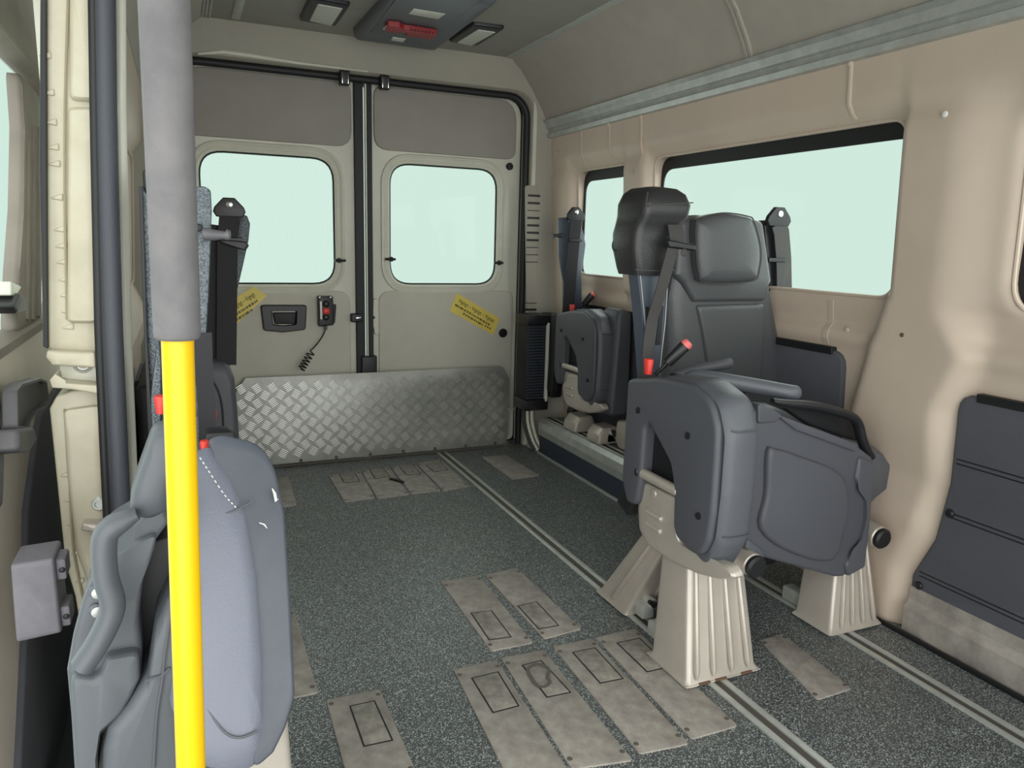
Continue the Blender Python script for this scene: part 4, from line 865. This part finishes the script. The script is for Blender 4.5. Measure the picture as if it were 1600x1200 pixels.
pg = [(-0.771,1.46,1.06),(-0.762,1.46,1.06),(-0.754,1.46,1.059),(-0.737,1.46,1.059),(-0.732,1.46,1.058),(-0.728,1.46,1.06),(-0.724,1.46,1.06)]
b = B(); tube(b, pg, [0.010, 0.011, 0.010, 0.0075, 0.008, 0.010, 0.008], 14); obj('belt_peg', b, M['lever'], L1)
b = B(); strap(b, smooth([(-0.779,1.44,0.887),(-0.78,1.44,0.817),(-0.779,1.44,0.746),(-0.78,1.44,0.686)], 3), (1, 0, 0), 0.03, 0.004); obj('belt_strap', b, M['belt_dk'], L1)
q = Vector([(-0.852,1.36,0.782)][0]); button_buckle(L1, q - Vector((0, 0, 0.02)), 0.03, 0.012)
q = Vector([(-0.788,1.3,0.732)][0]); button_buckle(L1, q - Vector((0, 0, 0.03)), 0.022, 0.009)
b = B(); box(b, q.x + 0.0, q.y + 0.02, q.z - 0.10, q.x + 0.05, q.y + 0.07, q.z, 0.01); obj('buckle_base', b, M['black'], L1)

# ---- left, rear: seat folded up behind it
L2 = thing('folding_seat', (-0.75, 2.7, 0), 'dark grey folded seat farther back on the left, mostly hidden by the front seat', 'seat', 'folding double seats')
FL2 = FY(2.65)
cb = [(-0.79,0.634),(-0.724,0.65),(-0.681,0.64),(-0.663,0.592),(-0.658,0.487),(-0.656,0.376),(-0.666,0.22),(-0.81,0.235)]
b = B(); prism(b, rp(cb, [0.02, 0.05, 0.05, 0.05, 0.05, 0.05, 0.02, 0.02], 5), FY(2.6), -0.40, 0.0, 0.03, 4); l2c = obj('seat_cushion', b, M['seat'], L2, angle=60)
b = B(); sm = smooth([(-0.742,2.597,0.605),(-0.717,2.597,0.556),(-0.706,2.597,0.491),(-0.706,2.597,0.381)], 4); tube(b, sm, 0.003, 6); obj('cushion_seam', b, M['black'], l2c)
b = B(); prism(b, rp([(-0.772,0.736),(-0.719,0.842),(-0.664,0.825),(-0.66,0.777),(-0.674,0.69),(-0.685,0.602),(-0.79,0.607)], 0.01), FY(2.72), -0.02, 0, 0.004); obj('back_spine', b, M['speck'], L2)
b = B(); prism(b, rp([(-0.612,1.132),(-0.592,1.124),(-0.584,1.099),(-0.591,1.043),(-0.615,0.947),(-0.644,0.838),(-0.681,0.638),(-0.698,0.639),(-0.671,0.882),(-0.636,1.033)], 0.006), FY(2.75), -0.02, 0, 0.004); obj('spine_flange', b, M['speck'], L2)
b = B(); strap(b, [(-0.689,2.7,1.09),(-0.708,2.7,0.927),(-0.73,2.7,0.778),(-0.728,2.7,0.648)], (1, 0, 0), 0.045, 0.02); obj('belt_housing', b, M['belt_dk'], L2)
g3 = [(-0.704,1.118),(-0.603,1.122),(-0.655,1.179),(-0.648,1.05),(-0.685,0.627)]
belt_anchor(L2, FY(2.68), g3[0][0], g3[1][0], g3[2][1], g3[3][1], g3[4][1], 'belt_dk', g3[4][0] - g3[2][0])
b = B(); prism(b, rp([(-0.692,1.045),(-0.605,1.039),(-0.598,1.026),(-0.61,1.009),(-0.685,1.033)], 0.004), FY(2.67), 0, 0.02, 0.005); obj('belt_clip', b, M['blackp'], L2)
q = Vector([(-0.743,2.5,0.489)][0]); button_buckle(L2, q - Vector((0, 0, 0.02)), 0.04, 0.02)
b = B(); prism(b, rp([(-0.786,0.513),(-0.748,0.527),(-0.746,0.405),(-0.802,0.409)], 0.01), FY(2.55), -0.04, 0, 0.01); obj('buckle_base', b, M['black'], L2)
b = B(); frustum(b, (-0.85, 2.65, -0.66, 2.95), (-0.80, 2.7, -0.68, 2.9), 0.0, 0.40); obj('leg', b, M['silver'], L2)
b = B(); prism(b, rp([(-0.95, 0.02), (-0.86, 0.02), (-0.86, 0.62), (-0.95, 0.62)], 0.03), FY(2.4), -0.5, 0, 0.02); obj('wall_seat_pan', b, M['black'], L2)

# ================================================================== PLATFORM, HEATER
pf = thing('wheel_arch_platform', (0.93, 2.9, 0), 'slate blue raised platform with an aluminium edge rail, under the rear right seat', 'platform')
b = B(); box(b, 0.828, 2.43, 0.0, 1.04, 3.33, 0.135, 0.004); obj('platform_body', b, M['slate'], pf)
b = B(); loft(b, [[Vector((x, y, z)) for x, z in [(0.824, 0.10), (0.819, 0.135), (0.824, 0.168), (0.842, 0.186), (0.905, 0.186), (0.91, 0.13), (0.84, 0.10)]] for y in (2.42, 3.335)]); er = obj('edge_rail', b, M['alu_dull'], pf, angle=15)
for x in (0.858, 0.888):
    b = B(); box(b, x - 0.004, 2.42, 0.186, x + 0.004, 3.335, 0.190, 0.001); obj('rail_lip', b, M['alu'], er)
b = B(); box(b, 0.864, 2.425, 0.1862, 0.882, 3.33, 0.1872, 0); obj('rail_slot', b, M['black'], er)
b = B(); prism(b, rp([(0.816, 0.09), (0.816, 0.17), (0.84, 0.19), (0.91, 0.19), (0.91, 0.09)], 0.006), FY(2.42), 0, 0.012, 0.004); obj('end_cap', b, M['blackp'], er)
b = B(); box(b, 0.91, 2.43, 0.13, 1.05, 3.33, 0.183, 0.002); obj('platform_top', b, M['floor'], pf)
b = B(); box(b, 0.815, 2.43, 0.0, 0.829, 3.33, 0.012, 0.003); obj('floor_bead', b, M['alu_dull'], pf)

ht = thing('convector_heater', (0.80, 3.36, 0.24), 'black heater grille in the rear right corner below the vent slots', 'heater')
hx = [(0.75,0.66),(0.851,0.677),(0.861,0.229),(0.742,0.257)]
x0, x1, z0, z1 = 0.742, 0.862, 0.272, 0.672
b = B(); box(b, x0, 3.34, z0, x1, 3.46, z1, 0.006); obj('core', b, M['black'], ht)
b = B()
for k in range(26):
    z = lerp(z0 + 0.02, z1 - 0.02, k / 25)
    for j in range(8):
        xa = lerp(x0 + 0.006, x1 - 0.02, j / 8); xb = lerp(x0 + 0.006, x1 - 0.02, (j + 0.8) / 8)
        prism(b, [(xa, z - 0.002), (xb, z - 0.004), (xb, z + 0.001), (xa, z + 0.003)], FY(3.34), -0.002, 0.006)
fn = obj('grille_fins', b, M['plate'], ht); fn['kind'] = 'stuff'
for za, zb in ((z1 - 0.012, z1 + 0.038), (z0 - 0.045, z0 + 0.012)):
    b = B(); box(b, x0 - 0.006, 3.325, za, x1 + 0.006, 3.47, zb, 0.006); obj('end_housing', b, M['blackp'], ht)
b = B(); box(b, x1 - 0.014, 3.322, z0, x1 - 0.001, 3.345, z1, 0.003); obj('edge_strip', b, M['white'], ht)
b = B(); box(b, x1 + 0.006, 3.30, z0 + 0.02, x1 + 0.07, 3.46, z1 + 0.04, 0.012); obj('side_duct', b, M['black'], ht)
for k, (mm, dx) in enumerate((('belt', 0.0), ('cream', 0.02), ('cream', 0.045))):
    b = B(); tube(b, smooth([(0.765 + dx, 3.40, 0.24), (0.768 + dx, 3.39, 0.15), (0.785 + dx, 3.37, 0.07), (0.81 + dx, 3.35, 0.012)], 5), 0.009, 10); obj('heater_pipe', b, M[mm], ht)

# ================================================================== TREAD PLATE ACROSS THE REAR DOORS
tpz = [(-0.545, 0.015), (0.70, 0.015), (0.725, 0.045), (0.742, 0.36), (0.705, 0.425), (-0.565, 0.425), (-0.63, 0.33), (-0.63, 0.10)]
o_, u_, v_ = Vector((0, 3.50, 0)), Vector((1, 0, 0)), Vector((0, 0.10, 1)).normalized()
FT = FR(o_, u_, v_)
tl_ = rp(tpz, [0.02, 0.03, 0.02, 0.03, 0.03, 0.01, 0.04, 0.02])
rt = thing('tread_plate', (0.05, 3.5, 0), 'aluminium five-bar tread plate standing on edge across the foot of the rear doors', 'metal plate')
b = B(); prism(b, tl_, FT, -0.004, 0, 0.001); obj('sheet', b, M['tread'], rt)
b = B(); pit = 0.0345; nb = 0
def inside(a, c, m=0.018): 
    if not (-0.62 + m < a < 0.735 - m and 0.015 + m < c < 0.425 - m): return False
    if a + c * 0.65 > 0.742 + 0.235: return False
    if a < -0.565 and (c - 0.33) > (a + 0.63) * 1.46 - 0.01: return False
    if a < -0.545 and c < 0.10 - (a + 0.63): return False
    return True
for i in range(-25, 26):
    for j in range(0, 14):
        ca, cc = i * pit, 0.03 + j * pit
        if not inside(ca, cc): continue
        if (i + j) % 2 == 0: continue
        dr = Vector((1, 0.62)).normalized() if (j % 2 == 0) else Vector((1, -0.62)).normalized()
        pn = Vector((-dr.y, dr.x))
        for k in range(-2, 3):
            c = Vector((ca, cc)) + pn * (k * 0.0082); L = 0.0205; W = 0.0021
            q = [c - dr * L, c - dr * L * 0.6 - pn * W, c + dr * L * 0.6 - pn * W, c + dr * L, c + dr * L * 0.6 + pn * W, c - dr * L * 0.6 + pn * W]
            prof(b, [tuple(x) for x in q], FT, [(0, 0), (0.0012, 0.004)], False, True); nb += 1
tb = obj('tread_bars', b, M['bars'], rt, angle=60); tb['kind'] = 'stuff'
for k in range(8):
    x = -0.5 + k * 0.165
    b = B(); screw(b, FT(x, 0.024, 0), (0, -1, 0.1), 0.008, 0.005); obj('hinge_bolt', b, M['slot'], rt)
b = B(); tube(b, [(-0.56, 3.492, 0.008), (0.70, 3.492, 0.008)], 0.006, 8); obj('hinge', b, M['slot'], rt)
for s in (0.0, 0.02):
    b = B(); tube(b, [FT(0.735 + s, 0.20, 0), FT(0.735 + s, 0.20, 0.014)], 0.005, 8); obj('catch_pin', b, M['alu'], rt)

# ================================================================== REMOTE, CORD, STICKERS
rc = thing('remote_control', (-0.20, 3.58, 0.60), 'black hand control with three buttons and a coiled cord on the left rear door', 'remote')
ro = [(-0.231,0.791),(-0.163,0.791),(-0.163,0.655),(-0.231,0.65)]
b = B(); prism(b, rp(ro, 0.006), FY(3.575), -0.012, 0.03, 0.005); rb = obj('body', b, M['blackp'], rc)
b = B(); prism(b, rp([(-0.164,0.752),(-0.146,0.751),(-0.154,0.664),(-0.172,0.655)], 0.004), FY(3.575), -0.012, 0.016, 0.004); obj('cradle', b, M['black'], rc)
for (px, mm) in ((([(-0.197,0.756)])[0], 'blackp'), (([(-0.198,0.723)])[0], 'red'), (([(-0.199,0.694)])[0], 'blackp')):
    b = B(); prof(b, circ(*px, 0.0155, 18), FY(3.545), [(0, -0.002), (0, 0.005), (0.003, 0.007), (0.005, 0.004), (0.006, 0.012), (0.009, 0.013)] if mm != 'red' else [(0, -0.002), (0, 0.012), (0.004, 0.015), (0.010, 0.016)]); obj('button', b, M[mm], rb)
lb2 = [(-0.225,0.768),(-0.216,0.768),(-0.215,0.685),(-0.224,0.685)]
b = B(); prism(b, lb2, FY(3.545), 0, 0.0015); obj('label_strip', b, M['white'], rb)
for p in [(-0.225,0.786),(-0.175,0.786)]:
    b = B(); screw(b, (p[0], 3.546, p[1]), (0, -1, 0), 0.005, 0.003); obj('screw', b, M['chrome'], rb)
g0 = [(-0.198,3.56,0.65),(-0.199,3.56,0.632)]
b = B(); cyl(b, g0[0], g0[1], 0.008, 12, 0.002); obj('cord_gland', b, M['greybox'], rb)
st_ = smooth([(-0.2,3.555,0.638),(-0.212,3.555,0.608),(-0.236,3.555,0.573),(-0.26,3.555,0.546)], 4)
ca, cb2 = Vector([(-0.261,3.55,0.547)][0]), Vector([(-0.32,3.545,0.453)][0])
ax = (cb2 - ca); al = ax.length; ax.normalize(); u1 = Vector((ax.z, 0, -ax.x)); u2 = Vector((0, 1, 0)); hp_ = []
for k in range(6 * 16 + 1):
    f = k / 96; a = 2 * math.pi * k / 16; r_ = 0.016 * min(1, k / 10)
    hp_.append(ca + ax * al * (f ** 0.75) + u1 * (math.sin(a) * r_) + u2 * ((math.cos(a) - 1) * r_))
b = B(); tube(b, st_ + hp_, 0.0032, 8); obj('coiled_cord', b, M['black'], rc)

def sticker(label, quad, name='warning_sticker'):
    q = [Vector((a, 0, c)) for a, c in quad]            # top-left, top-right, bottom-right, bottom-left
    t = thing(name, (q[0].x, 3.588, q[0].z), label, 'sticker')
    b = B(); prism(b, quad, FY(3.5885), 0, 0.0008); obj('film', b, M['sticker'], t)
    u = (q[1] - q[0]); wd = u.length; u.normalize(); v = Vector((-u.z, 0, u.x)) if u.x > 0 else Vector((u.z, 0, -u.x))
    h = (q[0] - q[3]).length
    def put(s, size, f, g, wmax=None):
        o = q[0] + u * (wd * f) - v * (h * g); n = u.cross(v)
        mw = Matrix(((u.x, v.x, n.x, o.x), (0, 0, n.y, 3.5873), (u.z, v.z, n.z, o.z), (0, 0, 0, 1)))
        text('lettering', s, size, mw, M['ink'], t, wd * (1 - f) * 0.92 if wmax is None else wd * wmax)
    put('Vigtigt \u2013 Vigtigt \u2013 Vigtigt', h * 0.27, 0.10, 0.36)
    def lines(g, f0, f1, th):                             # small print too fine to read: a row of short word-length strokes
        b = B(); f = f0; rnd = random.Random(int(g * 100))
        while f < f1:
            L = rnd.uniform(0.012, 0.03)
            for k in range(rnd.randint(2, 4)):
                a0 = f; a1 = min(f + L * 0.55, f1); dy = rnd.uniform(-0.012, 0.012)
                if a1 > a0 + 0.004:
                    P = [q[0] + u * (wd * aa) - v * (h * gg) for aa, gg in ((a0, g + th + dy), (a1, g + th), (a1, g - th), (a0, g - th + dy))]
                    prism(b, [(p.x, p.z) for p in P], FY(3.5877), 0, 0.0005)
                f += L * 0.75
            f += 0.016
        ln = obj('small_print', b, M['ink'], t); ln['kind'] = 'stuff'
    return t, u, v, wd, h, q, put, lines
qs = [(0.462,0.802),(0.7,0.669),(0.666,0.583),(0.425,0.712)]
T_, u, v, wd, h, q, put, lines = sticker('yellow warning sticker slanting down rightwards on the right rear door', qs)
lines(0.57, 0.08, 0.90, 0.05)
lines(0.76, 0.30, 0.76, 0.05)
for k in range(3):
    c = q[0] + u * wd * (0.82 + 0.05 * k) - v * h * 0.73
    b = B(); prism(b, [(c.x - 0.005, c.z + 0.004), (c.x + 0.005, c.z + 0.004), (c.x, c.z - 0.007)], FY(3.5877), 0, 0.0006); obj('arrow', b, M['ink'], T_)
ql = [(-0.676,0.719),(-0.502,0.822),(-0.455,0.79),(-0.621,0.635)]
ql = [ql[0], ql[1], ql[2], ql[3]]
qs2 = [(-0.692,0.714),(-0.512,0.833),(-0.453,0.792),(-0.637,0.621)]
T_, u, v, wd, h, q, put, lines = sticker('yellow warning sticker slanting upwards beside the black handle of the left rear door', qs2)
lines(0.57, 0.12, 0.90, 0.05)
lines(0.76, 0.20, 0.72, 0.05)

# ================================================================== GRAB POLE
gp = thing('grab_pole', (-0.825, 0.8, 0), 'bright yellow grab pole in the left foreground with a thick grey foam sleeve', 'pole')
pa, pb = Vector([(-0.827,0.8,0.486)][0]), Vector([(-0.816,0.8,0.958)][0]); d_ = (pb - pa) / (pb.z - pa.z)
lowp_ = pa - d_ * pa.z; topp = pb + d_ * (1.90 - pb.z)
b = B(); tube(b, [lowp_, pb, topp], 0.0150, 24); obj('tube', b, M['yellow'], gp)
s0, s1 = Vector([(-0.816,0.8,0.958)][0]), Vector([(-0.811,0.8,1.268)][0]); ds2 = (s1 - s0) / (s1.z - s0.z); s2 = s1 + ds2 * (1.62 - s1.z)
b = B(); tube(b, [s0, s0 + ds2 * 0.003, s0 + ds2 * 0.01, s1, s2], [0.019, 0.0212, 0.0216, 0.0222, 0.0222], 26); obj('foam_sleeve', b, M['foam'], gp, angle=60)
b = B(); tube(b, [lowp_ + Vector((0, 0, 0.001)), lowp_ + Vector((0, 0, 0.008)), lowp_ + Vector((0, 0, 0.014))], [0.045, 0.045, 0.03], 24); obj('foot_flange', b, M['yellow'], gp)

# ================================================================== FLOOR PLATES
def mat_plate(label, quad, hatch=None, screws=True, grp=None, mm='rubber_mat'):
    quad = [tuple(p) for p in quad]
    if area2(quad) < 0: quad = quad[::-1]
    cx = sum(p[0] for p in quad) / 4; cy = sum(p[1] for p in quad) / 4
    t = thing('floor_plate', (cx, cy, 0), label, 'floor plate', grp)
    b = B(); prism(b, rp(quad, 0.008, 3), FZ(0), 0.0, 0.0035, 0.0012, 2); obj('sheet', b, M[mm], t)
    if hatch:
        hl = [tuple(p) for p in hatch]
        if area2(hl) < 0: hl = hl[::-1]
        b = B(); loft(b, [[FZ(0.0036)(a, c, d) for a, c in inset(hl, k)] for k, d in ((0, 0.0), (0.0, 0.0009), (0.0035, 0.0009), (0.0035, 0.0))], False, False); obj('hatch_gap', b, M['black'], t)
        b = B(); prism(b, inset(hl, 0.0036), FZ(0.0035), 0, 0.0016, 0.001, 2); obj('hatch', b, M['rubber_dark'], t)
    if screws:
        n = len(quad)
        for k in range(n):
            p = Vector(quad[k]).lerp(Vector((cx, cy)), 0.13)
            b = B(); screw(b, (p.x, p.y, 0.0034), (0, 0, 1), 0.0062, 0.0016); obj('screw', b, M['screw'], t)
    return t
mat_plate('leftmost worn grey plate of the foremost row of four on the floor', [(-0.233,1.617),(-0.115,1.618),(-0.137,1.142),(-0.26,1.191)], [(-0.206,1.564),(-0.132,1.566),(-0.141,1.417),(-0.209,1.415)])
stained = mat_plate('worn grey floor plate with a dark ring stain on its hatch, foremost row', [(-0.101,1.623),(0.019,1.619),(0.005,1.162),(-0.127,1.186)], [(-0.066,1.571),(-0.009,1.574),(-0.003,1.42),(-0.068,1.423)])
ring_ = [(-0.06,1.545,0.006),(-0.032,1.559,0.006),(-0.014,1.546,0.006),(-0.013,1.521,0.006),(-0.029,1.497,0.006),(-0.034,1.475,0.006),(-0.054,1.463,0.006),(-0.068,1.474,0.006),(-0.068,1.506,0.006)]
b = B(); tube(b, smooth(ring_, 4, True), 0.0055, 6, True, sq=(0.08, 1.0)); obj('ring_stain', b, M['stain'], stained)
mat_plate('third worn grey floor plate from the left in the foremost row of four', [(0.05,1.625),(0.169,1.624),(0.148,1.162),(0.03,1.174)], [(0.083,1.578),(0.153,1.578),(0.146,1.424),(0.08,1.427)])
mat_plate('rightmost worn grey floor plate of the foremost row, beside the aisle track', [(0.181,1.624),(0.31,1.626),(0.289,1.172),(0.163,1.173)], [(0.218,1.577),(0.293,1.577),(0.285,1.426),(0.216,1.427)])
mat_plate('left one of the two short worn grey floor plates behind the foremost row', [(-0.108,2.095),(0.021,2.101),(0.009,1.661),(-0.112,1.663)], [(-0.092,1.873),(-0.028,1.865),(-0.034,1.706),(-0.099,1.713)])
mat_plate('right one of the two short worn grey floor plates behind the foremost row', [(0.041,2.094),(0.159,2.106),(0.168,1.68),(0.046,1.668)], [(0.052,1.864),(0.119,1.869),(0.116,1.715),(0.052,1.717)])
mat_plate('lone worn grey floor plate beside the left front seat, with a hatch', [(-0.55,1.604),(-0.425,1.601),(-0.424,1.288),(-0.558,1.288)], [(-0.506,1.56),(-0.446,1.56),(-0.443,1.405),(-0.507,1.408)])
mat_plate('plain floor plate half hidden under the left front seat', [(-0.699,2.041),(-0.56,2.083),(-0.562,1.64),(-0.701,1.642)], None, True, None, 'rubber_mat')
gq = 'rear floor plates before the tread plate'
mat_plate('leftmost small floor plate in the rear row before the tread plate', [(-0.245,3.299),(-0.098,3.32),(-0.118,2.936),(-0.245,2.923)], [(-0.196,3.302),(-0.124,3.298),(-0.13,3.162),(-0.202,3.169)], True, gq)
mat_plate('second small floor plate from the left in the rear row', [(-0.088,3.327),(0.042,3.336),(0.028,2.927),(-0.11,2.925)], [(-0.052,3.325),(0.016,3.334),(0.013,3.191),(-0.061,3.177)], True, gq)
mat_plate('third small floor plate from the left in the rear row, under the clip', [(0.055,3.342),(0.173,3.357),(0.168,2.931),(0.037,2.932)], [(0.09,3.33),(0.164,3.338),(0.155,3.172),(0.086,3.186)], True, gq)
mat_plate('rightmost small floor plate in the rear row, beside the aisle track', [(0.184,3.353),(0.315,3.378),(0.303,2.947),(0.178,2.927)], [(0.216,3.31),(0.298,3.326),(0.293,3.197),(0.219,3.191)], True, gq)
mat_plate('smooth grey floor plate right of the front silver leg, under the folded seat', [(0.598,1.449),(0.684,1.453),(0.652,1.184),(0.536,1.181)], None, True, None)
mat_plate('faded floor plate at the rear, between the aisle track and raised platform', [(0.522,3.355),(0.652,3.348),(0.665,2.987),(0.524,2.976)], None, False, None)
mat_plate('small floor plate at the rear left, half hidden by the left front seat', [(-0.572,3.334),(-0.414,3.337),(-0.43,2.957),(-0.584,2.95)], None, False, None)
pc = [(0.002,3.149,0.008),(0.03,3.11,0.008),(0.044,3.077,0.008)]
b = B(); tube(b, pc, [0.008, 0.011, 0.006], 8, sq=(0.6, 1.0)); tag(obj('clip', b, M['blackp']), 'small black plastic clip lying on the rear floor plates', 'clip')

# ================================================================== CEILING FITTINGS
def lamp(label, quad, lens, grp='ceiling lamps'):
    cx = sum(p[0] for p in quad) / 4; cy = sum(p[1] for p in quad) / 4
    t = thing('ceiling_lamp', (cx, cy, 1.92), label, 'lamp', grp)
    b = B(); prism(b, rp(quad, 0.014), FC(1.92), -0.01, 0.016, 0.008); fr = obj('frame', b, M['blackp'], t)
    b = B(); prism(b, rp(lens, 0.006), FC(1.92), 0.01, 0.019, 0.004); obj('lens', b, M['lens'], t)
lamp('black framed ceiling lamp left of the dark ceiling console', [(-0.325,3.281),(-0.332,2.968),(-0.184,2.979),(-0.179,3.292)], [(-0.29,3.251),(-0.297,3.015),(-0.203,3.025),(-0.199,3.282)])
lamp('black framed ceiling lamp right of the dark ceiling console', [(0.303,3.288),(0.306,2.998),(0.439,2.985),(0.438,3.284)], [(0.337,3.269),(0.344,3.039),(0.422,3.038),(0.409,3.288)])
ck = thing('ceiling_console', (0.1, 2.7, 1.92), 'long dark grey console on the ceiling between the two lamps', 'console')
cq = [(-0.098,3.332),(0.268,3.358),(0.296,3.269),(0.258,2.432),(-0.11,2.536)]
c0, c1_, c2_, c3_ = Vector(cq[0]), Vector(cq[1]), Vector(cq[3]), Vector(cq[4])
cpoly = [(-0.125, 3.03), (0.205, 3.03), (0.205, 2.1), (-0.125, 2.1)]
cpoly = [(-0.101,3.356),(0.276,3.366),(0.257,2.602),(-0.091,2.62)]
b = B(); prism(b, rp(cpoly, 0.03), FC(1.92), -0.01, 0.045, 0.03, 4); cb_ = obj('housing', b, M['console'], ck)
ip = [(-0.062,3.187),(0.184,3.203),(0.18,2.576),(-0.087,2.588)]
b = B(); prism(b, rp(ip, 0.006), FC(1.92), 0.03, 0.0475, 0.002); obj('panel', b, M['console'], ck)
for q in ([(0.003,2.857),(0.002,2.788),(0.122,2.792),(0.119,2.866)], [(0.039,3.251),(0.036,3.208),(0.09,3.21),(0.092,3.256)]):
    b = B(); prism(b, q, FC(1.92), 0.045, 0.049, 0.0005); obj('label_plate', b, M['lens'], ck)
hm = thing('emergency_hammer', (0.06, 2.9, 1.86), 'red emergency hammer clipped to the dark ceiling console', 'hammer')
b = B(); prism(b, rp([(-0.044,3.03),(-0.044,2.971),(-0.001,2.966),(0.022,2.993),(0.046,2.989),(0.157,2.998),(0.166,3.077),(0.051,3.078),(0.047,3.029),(0.009,3.04),(-0.011,3.061)], 0.003), FC(1.862), -0.008, 0.012, 0.004); obj('handle', b, M['red_dark'], hm)
b = B(); hp2 = [(-0.041,2.991,1.858),(-0.043,3.042,1.858)]; cyl(b, hp2[0], hp2[1], 0.006, 10); obj('tip', b, M['chrome'], hm)
for k in range(7):
    p = [(0.047,2.975),(0.134,2.976)]; a = Vector(p[0]).lerp(Vector(p[1]), k / 6)
    b = B(); box(b, a.x - 0.002, a.y - 0.014, 1.848, a.x + 0.002, a.y + 0.004, 1.851, 0.001); obj('grip_rib', b, M['black'], hm)
b = B(); tube(b, [(-0.555, 2.4, 1.918), (-0.555, 3.42, 1.918)], 0.012, 8, sq=(0.5, 1.4)); obj('ceiling_bead', b, M['alu_dull'], ceil)
